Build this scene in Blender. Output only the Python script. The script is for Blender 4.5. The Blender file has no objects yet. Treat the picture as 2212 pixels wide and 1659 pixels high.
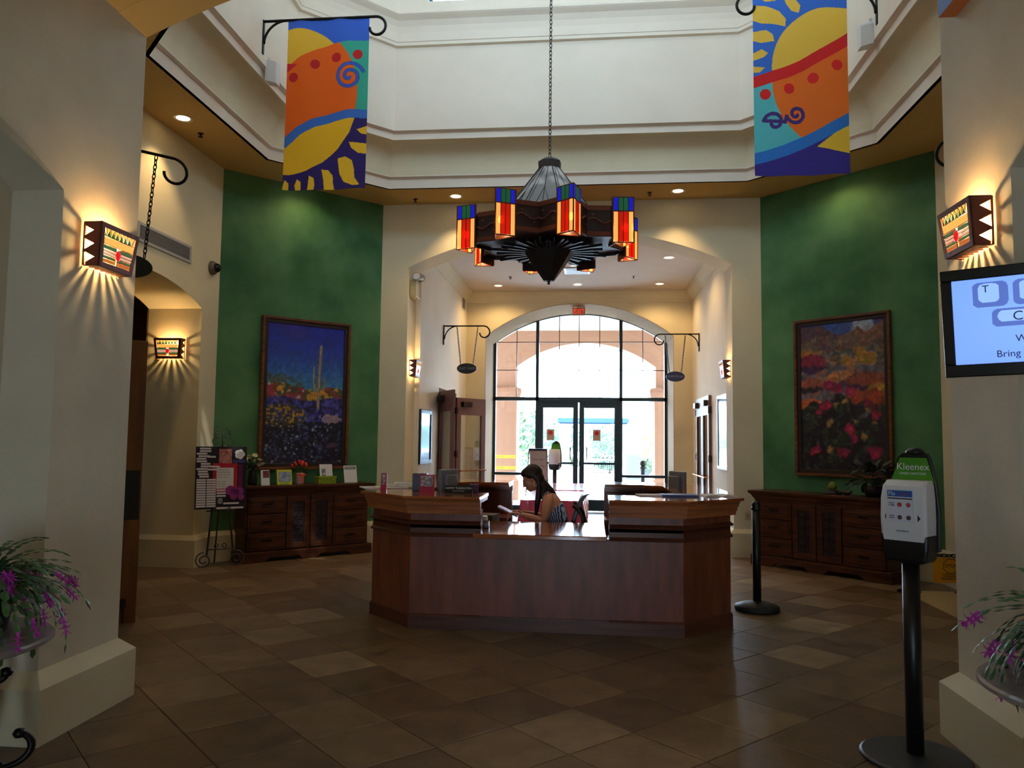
import bpy, bmesh, math, random
import numpy as np
from mathutils import Vector, Matrix
R = math.radians
PI = math.pi
random.seed(7)
S7 = math.sqrt(.5)
scene = bpy.context.scene
COL = scene.collection

# ------------------------------------------------------------------ camera
cam_d = bpy.data.cameras.new('camera')
cam = bpy.data.objects.new('camera', cam_d)
COL.objects.link(cam)
scene.camera = cam
yaw, pitch, roll = .1034143, .0722959, .0117865
fwd = Vector((-math.sin(yaw)*math.cos(pitch), math.cos(yaw)*math.cos(pitch), math.sin(pitch)))
rgt = Vector((math.cos(yaw), math.sin(yaw), 0))
upv = rgt.cross(fwd)
r2 = math.cos(roll)*rgt + math.sin(roll)*upv
u2 = -math.sin(roll)*rgt + math.cos(roll)*upv
m = Matrix((r2, u2, -fwd)).transposed().to_4x4()
m.translation = (0, 0, 1.6)
cam.matrix_world = m
cam_d.sensor_width = 36
cam_d.sensor_fit = 'HORIZONTAL'
cam_d.lens = 1661.97/2212*36
cam_d.clip_start = .05
cam_d.clip_end = 800

# ------------------------------------------------------------------ world, sun, exposure
SKY = 33.0
w = bpy.data.worlds.new('sky')
scene.world = w
w.use_nodes = True
nt = w.node_tree
nt.nodes.clear()
tc = nt.nodes.new('ShaderNodeTexCoord')
sx = nt.nodes.new('ShaderNodeSeparateXYZ')
cr = nt.nodes.new('ShaderNodeValToRGB')
bg = nt.nodes.new('ShaderNodeBackground')
wo = nt.nodes.new('ShaderNodeOutputWorld')
nt.links.new(tc.outputs['Generated'], sx.inputs[0])
nt.links.new(sx.outputs['Z'], cr.inputs[0])
nt.links.new(cr.outputs[0], bg.inputs[0])
nt.links.new(bg.outputs[0], wo.inputs[0])
cr.color_ramp.elements[0].position = 0
cr.color_ramp.elements[0].color = (.62, .81, 1, 1)
cr.color_ramp.elements[1].position = 1
cr.color_ramp.elements[1].color = (.48, .70, 1, 1)
bg.inputs[1].default_value = SKY

sun_d = bpy.data.lights.new('sun', 'SUN')
sun_d.energy = 9
sun_d.angle = R(.6)
sun_d.color = (1, .96, .88)
sun = bpy.data.objects.new('sun', sun_d)
COL.objects.link(sun)
sun.rotation_euler = Vector((-.35, .45, -.82)).to_track_quat('-Z', 'Y').to_euler()

def portal(x, y, z, sx_, sy_, direction):
    d = bpy.data.lights.new('daylight_portal', 'AREA')
    d.shape = 'RECTANGLE'; d.size = sx_; d.size_y = sy_
    d.cycles.is_portal = True
    o = bpy.data.objects.new('daylight_portal', d); COL.objects.link(o)
    o.location = (x, y, z)
    o.rotation_euler = Vector(direction).to_track_quat('-Z', 'Z').to_euler()
portal(-.28, 17.75, 2.2, 4.0, 4.6, (0, -1, 0))
portal(-.4, -4.5, 1.0, .6, 2.0, (0, 1, 0))

vs = scene.view_settings
vs.view_transform = 'Standard'
vs.look = 'None'
vs.exposure = .08
vs.gamma = 1
vs.use_curve_mapping = False
cy = scene.cycles
cy.use_denoising = True
cy.max_bounces = 9
cy.diffuse_bounces = 6
cy.glossy_bounces = 3
cy.transmission_bounces = 4
cy.transparent_max_bounces = 10
cy.sample_clamp_indirect = 40
cy.caustics_reflective = False
cy.caustics_refractive = False
cy.blur_glossy = 1

# ------------------------------------------------------------------ materials
def lin(c):
    out = []
    for v in c[:3]:
        v = v/255
        out.append(v/12.92 if v <= .04045 else ((v+.055)/1.055)**2.4)
    return (*out, 1)

MATS = {}
def M(name, rgb, rough=.6, metal=0, var=0, scale=4, bump=0, bscale=40, spec=.5, emit=None, estr=0, coat=0, stretch=None, rgb2=None, alpha=1, detail=4):
    if name in MATS: return MATS[name]
    mt = bpy.data.materials.new(name); mt.use_nodes = True
    n = mt.node_tree; b = n.nodes['Principled BSDF']
    b.inputs['Base Color'].default_value = lin(rgb)
    b.inputs['Roughness'].default_value = rough
    b.inputs['Metallic'].default_value = metal
    b.inputs['Specular IOR Level'].default_value = spec
    b.inputs['Coat Weight'].default_value = coat
    b.inputs['Coat Roughness'].default_value = .08
    if emit:
        b.inputs['Emission Color'].default_value = lin(emit)
        b.inputs['Emission Strength'].default_value = estr
    if alpha < 1: b.inputs['Alpha'].default_value = alpha
    if var or bump or rgb2:
        t = n.nodes.new('ShaderNodeTexCoord')
        mp = n.nodes.new('ShaderNodeMapping')
        n.links.new(t.outputs['Object'], mp.inputs[0])
        if stretch: mp.inputs['Scale'].default_value = stretch
    if var or rgb2:
        no = n.nodes.new('ShaderNodeTexNoise'); no.inputs['Scale'].default_value = scale
        no.inputs['Detail'].default_value = detail
        n.links.new(mp.outputs[0], no.inputs[0])
        rp = n.nodes.new('ShaderNodeValToRGB')
        c0 = lin(rgb); c1 = lin(rgb2) if rgb2 else tuple(min(1, x*(1-var)) for x in c0[:3])+(1,)
        rp.color_ramp.elements[0].position = .33; rp.color_ramp.elements[1].position = .67
        rp.color_ramp.elements[0].color = c1; rp.color_ramp.elements[1].color = c0
        n.links.new(no.outputs['Fac'], rp.inputs[0])
        n.links.new(rp.outputs[0], b.inputs['Base Color'])
    if bump:
        nb = n.nodes.new('ShaderNodeTexNoise'); nb.inputs['Scale'].default_value = bscale
        nb.inputs['Detail'].default_value = 3
        n.links.new(mp.outputs[0], nb.inputs[0])
        bp = n.nodes.new('ShaderNodeBump'); bp.inputs['Strength'].default_value = bump
        bp.inputs['Distance'].default_value = .01
        n.links.new(nb.outputs['Fac'], bp.inputs['Height'])
        n.links.new(bp.outputs[0], b.inputs['Normal'])
    MATS[name] = mt
    return mt

def glass_mat(name, tint=(235, 245, 250), refl=.08):
    if name in MATS: return MATS[name]
    mt = bpy.data.materials.new(name); mt.use_nodes = True
    n = mt.node_tree; n.nodes.clear()
    o = n.nodes.new('ShaderNodeOutputMaterial'); mx = n.nodes.new('ShaderNodeMixShader')
    tr = n.nodes.new('ShaderNodeBsdfTransparent'); gl = n.nodes.new('ShaderNodeBsdfGlossy')
    tr.inputs[0].default_value = lin(tint); gl.inputs['Roughness'].default_value = .02
    lw = n.nodes.new('ShaderNodeLayerWeight'); lw.inputs[0].default_value = .25
    ma = n.nodes.new('ShaderNodeMath'); ma.operation = 'MULTIPLY_ADD'
    ma.inputs[1].default_value = .6; ma.inputs[2].default_value = refl*.4
    n.links.new(lw.outputs['Fresnel'], ma.inputs[0])
    n.links.new(ma.outputs[0], mx.inputs[0]); n.links.new(tr.outputs[0], mx.inputs[1]); n.links.new(gl.outputs[0], mx.inputs[2])
    n.links.new(mx.outputs[0], o.inputs[0])
    MATS[name] = mt
    return mt

def attr_mat(name, rough=.7, coat=0, estr=0, bump=0):
    if name in MATS: return MATS[name]
    mt = bpy.data.materials.new(name); mt.use_nodes = True
    n = mt.node_tree; b = n.nodes['Principled BSDF']
    a = n.nodes.new('ShaderNodeAttribute'); a.attribute_name = 'paint'
    n.links.new(a.outputs['Color'], b.inputs['Base Color'])
    b.inputs['Roughness'].default_value = rough
    b.inputs['Coat Weight'].default_value = coat
    if estr:
        n.links.new(a.outputs['Color'], b.inputs['Emission Color'])
        b.inputs['Emission Strength'].default_value = estr
    if bump:
        t = n.nodes.new('ShaderNodeTexCoord'); no = n.nodes.new('ShaderNodeTexNoise'); no.inputs['Scale'].default_value = 60
        bp = n.nodes.new('ShaderNodeBump'); bp.inputs['Strength'].default_value = bump; bp.inputs['Distance'].default_value = .01
        n.links.new(t.outputs['Object'], no.inputs[0]); n.links.new(no.outputs['Fac'], bp.inputs['Height']); n.links.new(bp.outputs[0], b.inputs['Normal'])
    MATS[name] = mt
    return mt

cream = M('cream_plaster', (230, 219, 186), .85, var=.10, scale=1.3, bump=.16, bscale=14, spec=.25)
pillar_m = M('pillar_plaster', (216, 205, 182), .82, var=.12, scale=2.2, bump=.35, bscale=9, spec=.25)
ring_m = M('pale_plaster', (240, 228, 210), .85, var=.05, scale=2, bump=.08, bscale=20, spec=.25)
soffit_m = M('ochre_soffit', (212, 178, 112), .9, var=.06, scale=2, spec=.2)
alcove_m = M('alcove_plaster', (238, 228, 204), .8, var=.08, scale=1.3, bump=.16, bscale=14, spec=.3)
alcove_ceil_m = M('alcove_ceiling_paint', (222, 208, 192), .9, var=.04, spec=.2)
base_m = M('baseboard_plaster', (216, 202, 168), .7, var=.06, scale=3, bump=.08, bscale=12, spec=.3)
green_m = M('green_wall_glaze', (94, 142, 96), .65, scale=1.5, rgb2=(54, 104, 64), bump=.05, bscale=8, detail=7, spec=.3)
dark_wood = M('dark_wood', (92, 50, 30), .38, scale=3, rgb2=(54, 29, 18), stretch=(1, 1, 6), bump=.05, spec=.4)
deskwood = M('desk_wood', (134, 72, 50), .38, scale=4, rgb2=(106, 54, 38), stretch=(3, 3, .5), bump=.03, spec=.45)
deskneck = M('desk_neck_wood', (104, 58, 42), .35, scale=3, rgb2=(76, 40, 28), stretch=(.6, .6, 9), spec=.45)
desktrim = M('desk_trim_wood', (184, 112, 66), .3, scale=3, rgb2=(148, 84, 48), stretch=(.6, .6, 9), spec=.5)
desktop_m = M('desk_top_varnish', (170, 98, 56), .1, scale=3, rgb2=(138, 72, 40), stretch=(.8, 5, 5), spec=.5, coat=.6)
iron = M('wrought_iron', (30, 24, 22), .45, .6, bump=.1, bscale=60)
black_p = M('black_plastic', (14, 14, 16), .4)
white_p = M('white_plastic', (222, 222, 226), .35)
white_paper = M('white_paper', (225, 225, 225), .8)
chrome = M('chrome', (210, 210, 212), .12, 1)
bronze = M('dark_bronze', (58, 44, 38), .35, .7)
teal_frame = M('teal_window_frame', (28, 58, 78), .4)
lantern_frame = M('teal_lantern_frame', (40, 120, 150), .4)
glass = glass_mat('window_glass', (250, 253, 255))
lantern_glass = glass_mat('tinted_lantern_glass', (216, 219, 220))
frame_wood = M('picture_frame_wood', (130, 74, 34), .4, scale=6, rgb2=(84, 44, 20), stretch=(1, 1, 4))
frame_dark = M('frame_inner_dark', (44, 28, 20), .5)
red_m = M('red_print', (205, 40, 48), .6)
ink = M('ink', (30, 28, 36), .7)

# ------------------------------------------------------------------ mesh helper
class G:
    def __init__(s): s.v = []; s.f = []
    def add(s, vs, fs):
        k = len(s.v); s.v += [tuple(p) for p in vs]; s.f += [tuple(i+k for i in f) for f in fs]; return s
    def box(s, x0, x1, y0, y1, z0, z1):
        return s.add([(x0,y0,z0),(x1,y0,z0),(x1,y1,z0),(x0,y1,z0),(x0,y0,z1),(x1,y0,z1),(x1,y1,z1),(x0,y1,z1)],
                     [(3,2,1,0),(4,5,6,7),(0,1,5,4),(1,2,6,5),(2,3,7,6),(3,0,4,7)])
    def prism(s, pts, f0, f1):
        n = len(pts)
        return s.add([f0(p) for p in pts]+[f1(p) for p in pts],
                     [tuple(range(n))[::-1], tuple(range(n, 2*n))]+[(i,(i+1)%n,n+(i+1)%n,n+i) for i in range(n)])
    def poly_y(s, pts, y0, y1):   # pts in (x,z)
        return s.prism(pts, lambda p: (p[0], y0, p[1]), lambda p: (p[0], y1, p[1]))
    def poly_x(s, pts, x0, x1):   # pts in (y,z)
        return s.prism(pts, lambda p: (x0, p[0], p[1]), lambda p: (x1, p[0], p[1]))
    def poly_z(s, pts, z0, z1):
        return s.prism(pts, lambda p: (p[0], p[1], z0), lambda p: (p[0], p[1], z1))
    def tube(s, pts, r, n=8, cap=True, flat=1):
        pts = [Vector(p) for p in pts]
        rr = r if isinstance(r, (list, tuple)) else [r]*len(pts)
        t = (pts[1]-pts[0]).normalized()
        a = Vector((0,0,1)) if abs(t.z) < .9 else Vector((1,0,0))
        u = t.cross(a).normalized(); rings = []
        for i, p in enumerate(pts):
            if i == 0: t = (pts[1]-p)
            elif i == len(pts)-1: t = (p-pts[i-1])
            else: t = (pts[i+1]-pts[i-1])
            t.normalize(); u = (u-t*u.dot(t))
            if u.length < 1e-6: u = t.orthogonal()
            u.normalize(); v = t.cross(u)
            rings.append([p+rr[i]*(math.cos(2*PI*k/n)*u+flat*math.sin(2*PI*k/n)*v) for k in range(n)])
        vs = [q for ring in rings for q in ring]; fs = []
        for i in range(len(pts)-1):
            for k in range(n):
                fs.append((i*n+k, i*n+(k+1)%n, (i+1)*n+(k+1)%n, (i+1)*n+k))
        if cap: fs += [tuple(range(n))[::-1], tuple((len(pts)-1)*n+k for k in range(n))]
        return s.add(vs, fs)
    def cyl(s, x, y, z0, z1, r, n=16, r1=None):
        return s.lathe([(r, z0), (r1 if r1 is not None else r, z1)], (x, y), n)
    def lathe(s, prof, c=(0,0), n=20, caps=True):
        vs = []; fs = []
        for (r, z) in prof:
            for k in range(n): vs.append((c[0]+r*math.cos(2*PI*k/n), c[1]+r*math.sin(2*PI*k/n), z))
        for i in range(len(prof)-1):
            for k in range(n): fs.append((i*n+k, i*n+(k+1)%n, (i+1)*n+(k+1)%n, (i+1)*n+k))
        if caps:
            fs += [tuple(range(n))[::-1], tuple((len(prof)-1)*n+k for k in range(n))]
        return s.add(vs, fs)
    def ball(s, c, r, n=10, sz=1):
        m_ = n//2
        prof = [(max(1e-4, r*math.sin(PI*i/m_)), c[2]-sz*r*math.cos(PI*i/m_)) for i in range(m_+1)]
        return s.lathe(prof, c[:2], n, False)
    def loft(s, loops, closed=True):
        n = len(loops[0]); vs = [p for l in loops for p in l]; fs = []
        for i in range(len(loops)-1):
            for k in range(n if closed else n-1):
                fs.append((i*n+k, i*n+(k+1)%n, (i+1)*n+(k+1)%n, (i+1)*n+k))
        return s.add(vs, fs)
    def xf(s, M4):
        s.v = [tuple(M4 @ Vector(p)) for p in s.v]; return s

def mesh(name, g, mat, smooth=False):
    me = bpy.data.meshes.new(name); me.from_pydata(g.v, [], g.f); me.update()
    bm = bmesh.new(); bm.from_mesh(me); bmesh.ops.recalc_face_normals(bm, faces=bm.faces); bm.to_mesh(me); bm.free()
    if mat: me.materials.append(mat)
    if smooth:
        for p in me.polygons: p.use_smooth = True
    return me
def obj(name, g, mat, parent=None, smooth=False, bev=0, loc=None, rot=None, label=None):
    me = g if isinstance(g, bpy.types.Mesh) else mesh(name, g, mat, smooth)
    o = bpy.data.objects.new(name, me); COL.objects.link(o)
    if parent: o.parent = parent
    if loc: o.location = loc
    if rot: o.rotation_euler = rot
    if bev:
        b = o.modifiers.new('bevel', 'BEVEL'); b.width = bev; b.segments = 2; b.limit_method = 'ANGLE'
    if smooth:
        pass
    if label: o['label'] = label
    return o
def thing(name, label, cat, loc=(0,0,0), rz=0, group=None):
    o = bpy.data.objects.new(name, None); COL.objects.link(o)
    o.empty_display_size = .1
    o.location = loc; o.rotation_euler = (0,0,rz); o['label'] = label; o['category'] = cat
    if group: o['group'] = group
    return o
def tag(o, label, cat, group=None):
    o['label'] = label; o['category'] = cat
    if group: o['group'] = group
    return o
def struct(name, g, mat, parent=None, smooth=False, bev=0):
    o = obj(name, g, mat, parent, smooth, bev)
    if not parent: o['kind'] = 'structure'
    return o
def dup(root, loc=None, rz=None, label=None, group=None):
    def cp(o, par):
        c = o.copy(); COL.objects.link(c)
        if par: c.parent = par
        for ch in o.children: cp(ch, c)
        return c
    r = cp(root, None)
    if loc is not None: r.location = loc
    if rz is not None: r.rotation_euler = (0,0,rz)
    if label: r['label'] = label
    if group: r['group'] = group
    return r
def text(s, size, mat, parent, loc, rot=(PI/2,0,0), name='lettering', ext=.0008, align='CENTER', sx_=1):
    cu = bpy.data.curves.new(name, 'FONT'); cu.body = s; cu.size = size; cu.extrude = ext
    cu.align_x = align; cu.align_y = 'CENTER'; cu.resolution_u = 3
    t = bpy.data.objects.new('tmp', cu); COL.objects.link(t)
    bpy.context.view_layer.update()
    me = bpy.data.meshes.new_from_object(t.evaluated_get(bpy.context.evaluated_depsgraph_get()))
    bpy.data.objects.remove(t)
    me.materials.clear(); me.materials.append(mat); me.name = name
    if sx_ != 1:
        for v in me.vertices: v.co.x *= sx_
    return obj(name, me, None, parent, loc=loc, rot=rot)
def spiral(c, r0, r1, a0, a1, n=22, plane='xz'):
    out = []
    for i in range(n+1):
        t = i/n; r = r0+(r1-r0)*t; a = a0+(a1-a0)*t
        if plane == 'xz': out.append((c[0]+r*math.cos(a), c[1], c[2]+r*math.sin(a)))
        else: out.append((c[0], c[1]+r*math.cos(a), c[2]+r*math.sin(a)))
    return out
def chain_g(p0, p1, link=.04, r=.004, w=.012):
    g = G(); p0 = Vector(p0); p1 = Vector(p1); d = p1-p0; L = d.length; n = max(2, round(L/(link*.72))); d.normalize()
    a = d.orthogonal().normalized(); b = d.cross(a)
    for i in range(n):
        c = p0+d*(L*(i+.5)/n); u = a if i%2 else b
        ring = [c+d*(link/2*math.cos(t))+u*(w*math.sin(t)) for t in [2*PI*k/8 for k in range(9)]]
        g.tube(ring, r, 4, False)
    return g
def arc(u0, u1, zs, rise, n=20):
    h = (u1-u0)/2; Rr = (h*h+rise*rise)/(2*rise); c = (u0+u1)/2; zc = zs+rise-Rr
    a = math.asin(h/Rr)
    return [(c+Rr*math.sin(-a+2*a*i/n), zc+Rr*math.cos(-a+2*a*i/n)) for i in range(n+1)]
def sweep(path, prof, closed=False):
    """prof: (offset to the right of the path, z), mitred at corners"""
    P = [Vector((p[0], p[1])) for p in path]; n = len(P); loops = []
    for i in range(n):
        def nor(a, b): d = (b-a).normalized(); return Vector((d.y, -d.x))
        if closed: n0 = nor(P[i-1], P[i]); n1 = nor(P[i], P[(i+1)%n])
        else:
            n0 = nor(P[i-1], P[i]) if i else nor(P[0], P[1]); n1 = nor(P[i], P[i+1]) if i < n-1 else n0
        mt = (n0+n1)/(1+n0.dot(n1))
        loops.append([(P[i].x+mt.x*o, P[i].y+mt.y*o, z) for o, z in prof])
    if closed: loops.append(loops[0])
    g = G(); g.loft(loops, True)
    if not closed:
        k = len(prof); g.f.append(tuple(range(k))); g.f.append(tuple(range(len(g.v)-k, len(g.v))))
    return g

# flat painted surfaces: colours as a vertex attribute on a fine grid
def vnoise(u, v, sc, seed, asp=1.):
    rs = np.random.RandomState(seed); n = 64
    t = rs.rand(n, n); x = u*sc; y = v*sc*asp
    xi = np.floor(x).astype(int); yi = np.floor(y).astype(int); fx = x-xi; fy = y-yi
    fx = fx*fx*(3-2*fx); fy = fy*fy*(3-2*fy)
    g_ = lambda a, b: t[a % n, b % n]
    return (g_(xi,yi)*(1-fx)+g_(xi+1,yi)*fx)*(1-fy)+(g_(xi,yi+1)*(1-fx)+g_(xi+1,yi+1)*fx)*fy
def fbm(u, v, sc, seed, asp=1., o=4):
    s = 0; a = .5
    for i in range(o): s = s+a*vnoise(u, v, sc*2**i, seed+i, asp); a /= 2
    return s/(1-.5**o)
def inpoly(X, Y, poly):
    c = np.zeros(X.shape, bool); n = len(poly)
    for i in range(n):
        x0, y0 = poly[i]; x1, y1 = poly[(i+1) % n]
        if y0 == y1: continue
        cond = ((y0 > Y) != (y1 > Y)) & (X < (x1-x0)*(Y-y0)/(y1-y0)+x0)
        c ^= cond
    return c
def dline(X, Y, pts):
    d = np.full(X.shape, 1e9)
    for (x0, y0), (x1, y1) in zip(pts[:-1], pts[1:]):
        L = (x1-x0)**2+(y1-y0)**2+1e-9; t = np.clip(((X-x0)*(x1-x0)+(Y-y0)*(y1-y0))/L, 0, 1)
        d = np.minimum(d, np.hypot(X-x0-t*(x1-x0), Y-y0-t*(y1-y0)))
    return d
def painted(name, wd, ht, nx, ny, func, mat, parent, loc=(0,0,0), wave=None, thick=.0):
    """rectangle wd x ht in local x,z facing -y, origin at bottom centre"""
    u, v = np.meshgrid((np.arange(nx)+.5)/nx, (np.arange(ny)+.5)/ny)
    rgb = func(u, v)
    rgb = np.clip(rgb/255., 0, 1); rgb = np.where(rgb <= .04045, rgb/12.92, ((rgb+.055)/1.055)**2.4)
    gx, gz = np.meshgrid(np.linspace(-wd/2, wd/2, nx+1), np.linspace(0, ht, ny+1))
    gy = wave(gx, gz) if wave is not None else np.zeros_like(gx)
    co = np.stack([gx, gy, gz], -1).reshape(-1, 3)
    i = np.arange(nx)[None]+np.arange(ny)[:, None]*(nx+1)
    fc = np.stack([i, i+1, i+nx+2, i+nx+1], -1).reshape(-1, 4)
    me = bpy.data.meshes.new(name)
    me.vertices.add(len(co)); me.vertices.foreach_set('co', co.ravel())
    me.loops.add(len(fc)*4); me.loops.foreach_set('vertex_index', fc.ravel())
    me.polygons.add(len(fc)); me.polygons.foreach_set('loop_start', np.arange(len(fc))*4)
    me.polygons.foreach_set('loop_total', np.full(len(fc), 4))
    me.update(); me.validate()
    at = me.color_attributes.new('paint', 'FLOAT_COLOR', 'CORNER')
    c4 = np.concatenate([np.repeat(rgb.reshape(-1, 3), 4, 0), np.ones((len(fc)*4, 1))], 1)
    at.data.foreach_set('color', c4.ravel().astype(np.float32))
    me.materials.append(mat)
    me.polygons.foreach_set('use_smooth', np.ones(len(fc), bool))
    return obj(name, me, None, parent, loc=loc)
def fill(rgb, mask, c): rgb[mask] = c
def brushed(rgb, u, v, seed, k=2, amt=.5):
    out = rgb.copy()
    for _ in range(k):
        p = np.pad(out, ((1, 1), (1, 1), (0, 0)), 'edge'); out = (p[1:-1, 1:-1]*2+p[:-2, 1:-1]+p[2:, 1:-1]+p[1:-1, :-2]+p[1:-1, 2:])/6
    n = fbm(u, v, 34, seed, 1.6, 3); n2 = fbm(u, v, 12, seed+9, 1.6, 3)
    out = out*(1-amt/2+amt*n)[..., None]
    out[..., 0] *= .85+.3*n2; out[..., 2] *= 1.15-.3*n2
    return out
# ================================================================== STRUCTURE
# ---- floor: screed with single tiles laid on the diagonal
XL, XR, YF, ZC = -4.85, 4.09, 11.2, 5.13
CX, CY = -.38, 7.87
floor_g = G(); floor_g.box(-8.2, 7.6, -4.6, 18.1, -.12, -.006)
floor = struct('floor', floor_g, M('floor_grout', (96, 78, 58), .8, var=.2, scale=8))
def tile_mat():
    mt = bpy.data.materials.new('stone_tile'); mt.use_nodes = True
    n = mt.node_tree; b = n.nodes['Principled BSDF']
    oi = n.nodes.new('ShaderNodeObjectInfo'); ge = n.nodes.new('ShaderNodeNewGeometry')
    ad = n.nodes.new('ShaderNodeMath'); ad.operation = 'ADD'; fr = n.nodes.new('ShaderNodeMath'); fr.operation = 'FRACT'
    n.links.new(oi.outputs['Random'], ad.inputs[0]); n.links.new(ge.outputs['Random Per Island'], ad.inputs[1]); n.links.new(ad.outputs[0], fr.inputs[0])
    rp = n.nodes.new('ShaderNodeValToRGB'); e = rp.color_ramp.elements
    e[0].position = 0; e[0].color = lin((104, 82, 64)); e[1].position = 1; e[1].color = lin((150, 130, 104))
    x = rp.color_ramp.elements.new(.45); x.color = lin((118, 96, 74)); x = rp.color_ramp.elements.new(.8); x.color = lin((132, 110, 86))
    n.links.new(fr.outputs[0], rp.inputs[0])
    t = n.nodes.new('ShaderNodeNewGeometry')
    no = n.nodes.new('ShaderNodeTexNoise'); no.inputs['Scale'].default_value = 5; no.inputs['Detail'].default_value = 8
    no.inputs['Roughness'].default_value = .65
    n.links.new(t.outputs['Position'], no.inputs[0])
    rq = n.nodes.new('ShaderNodeValToRGB'); rq.color_ramp.elements[0].position = .35; rq.color_ramp.elements[1].position = .65
    rq.color_ramp.elements[0].color = (.62, .6, .58, 1); rq.color_ramp.elements[1].color = (1.1, 1.08, 1.02, 1)
    n.links.new(no.outputs['Fac'], rq.inputs[0])
    mx = n.nodes.new('ShaderNodeMix'); mx.data_type = 'RGBA'; mx.blend_type = 'MULTIPLY'; mx.inputs[0].default_value = 1
    n.links.new(rp.outputs[0], mx.inputs[6]); n.links.new(rq.outputs[0], mx.inputs[7]); n.links.new(mx.outputs[2], b.inputs['Base Color'])
    rr = n.nodes.new('ShaderNodeMapRange'); rr.inputs['To Min'].default_value = .26; rr.inputs['To Max'].default_value = .48
    n.links.new(no.outputs['Fac'], rr.inputs['Value']); n.links.new(rr.outputs[0], b.inputs['Roughness'])
    b.inputs['Specular IOR Level'].default_value = .35
    n2 = n.nodes.new('ShaderNodeTexNoise'); n2.inputs['Scale'].default_value = 30; n.links.new(t.outputs['Position'], n2.inputs[0])
    bp = n.nodes.new('ShaderNodeBump'); bp.inputs['Strength'].default_value = .12; bp.inputs['Distance'].default_value = .004
    n.links.new(n2.outputs['Fac'], bp.inputs['Height']); n.links.new(bp.outputs[0], b.inputs['Normal'])
    return mt
tile_m = tile_mat()
TS, U0, V0 = .4875, 1.827, -4.415
def hall(x, y, m_=.2):
    if abs(x-CX) < 4.47+m_ and 4.55-m_ < y < YF+m_ and abs(x-CX)+abs(y-CY) < 4.47+1.63+m_*1.4: return True
    if -3.0 < x < 2.2 and -4.4 < y <= 4.8: return True
    if -2.85 < x < 2.3 and 11.0 <= y < 17.9: return True
    if -8 < x < -4.6 and 6.2 < y < 9.4: return True
    if 3.9 < x < 7.2 and 6.2 < y < 9.4: return True
    return False
hg = .0022
def tile_g(g, cx, cy, h):
    a = TS/2-hg; c = .004
    def q(r, z): return [(cx+(p*S7+o*S7), cy+(p*S7-o*S7), z) for p, o in ((-r,-r),(r,-r),(r,r),(-r,r))]
    g.add(q(a, -.008)+q(a, h-.0015)+q(a-c, h), [(0,1,5,4),(1,2,6,5),(2,3,7,6),(3,0,4,7),(4,5,9,8),(5,6,10,9),(6,7,11,10),(7,4,8,11),(8,9,10,11)])
cells = []
camr = Vector((math.cos(yaw), math.sin(yaw))); camf = Vector((-math.sin(yaw), math.cos(yaw)))
for i in range(-60, 60):
    for j in range(-60, 60):
        u = U0+(i+.5)*TS; v = V0+(j+.5)*TS
        x = (u+v)*S7; y = (u-v)*S7
        if not hall(x, y): continue
        d = Vector((x, y)); fz = d.dot(camf); fx = d.dot(camr)
        vis = fz > 3.2 and abs(fx)/fz < .74
        hidden = (-1.9 < x < 1.1 and 7.0 < y < 11.0) or x < -5.6 or x > 4.6 or (x < -2.9 and y < 6) or (x > 2.2 and y < 6)
        cells.append((0 if (vis and not hidden) else 1, d.length, x, y))
cells.sort()
tm = mesh('tile', (lambda g: (tile_g(g, 0, 0, 0), g)[1])(G()), tile_m)
rest = G()
for k, (hid, dist, x, y) in enumerate(cells):
    h = random.uniform(-.0006, .0004)
    if hid == 0 and k < 300:
        o = bpy.data.objects.new('tile', tm); COL.objects.link(o); o.parent = floor; o.location = (x, y, h)
    else: tile_g(rest, x, y, h)
ro = obj('tile_field', rest, tile_m, floor); ro['kind'] = 'stuff'

# ---- walls
def awall(name, mat, u0, u1, ztop, op=None, thick=.3, axis='y', at=0, z0=0):
    """wall in plane axis=at, thickness towards + (or -) ; op = (ua, ub, zs, rise)"""
    if op:
        ua, ub, zs, rise = op
        pts = [(u0, z0), (ua, z0), (ua, zs)]+arc(ua, ub, zs, rise)[1:-1]+[(ub, zs), (ub, z0), (u1, z0), (u1, ztop), (u0, ztop)]
    else: pts = [(u0, z0), (u1, z0), (u1, ztop), (u0, ztop)]
    g = G()
    if axis == 'y': g.poly_y(pts, at, at+thick)
    else: g.poly_x(pts, at, at+thick)
    return struct(name, g, mat)
awall('wall_far', cream, -3.16, 2.41, ZC, (-2.75, 2.0, 4.17, .54), .55, 'y', YF)
awall('wall_left', cream, 6.24, 9.5, ZC, (6.68, 9.08, 3.19, .235), -.7, 'x', XL)
awall('wall_right', cream, 6.24, 9.5, ZC, (6.68, 9.08, 3.19, .235), .7, 'x', XR)
awall('wall_near', pillar_m, -3.16, 2.38, ZC, (-2.885, 2.01, 4.18, .54), -.3, 'y', 4.55)
def diag(name, mat, a, b, z0, z1, th=.25):
    a = Vector(a); b = Vector(b); d = (b-a).normalized(); n = Vector((d.y, -d.x))*th
    g = G(); g.poly_z([a, b, b-n, a-n], z0, z1); return struct(name, g, mat)
diag('wall_far_left', green_m, (-4.85, 9.5), (-3.16, 11.2), 0, ZC)
diag('wall_far_right', green_m, (2.41, 11.2), (4.09, 9.5), 0, ZC)
diag('wall_near_left', cream, (-3.15, 4.55), (-4.85, 6.24), 0, ZC)
diag('wall_near_right', cream, (4.09, 6.24), (2.38, 4.55), 0, ZC)
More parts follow.
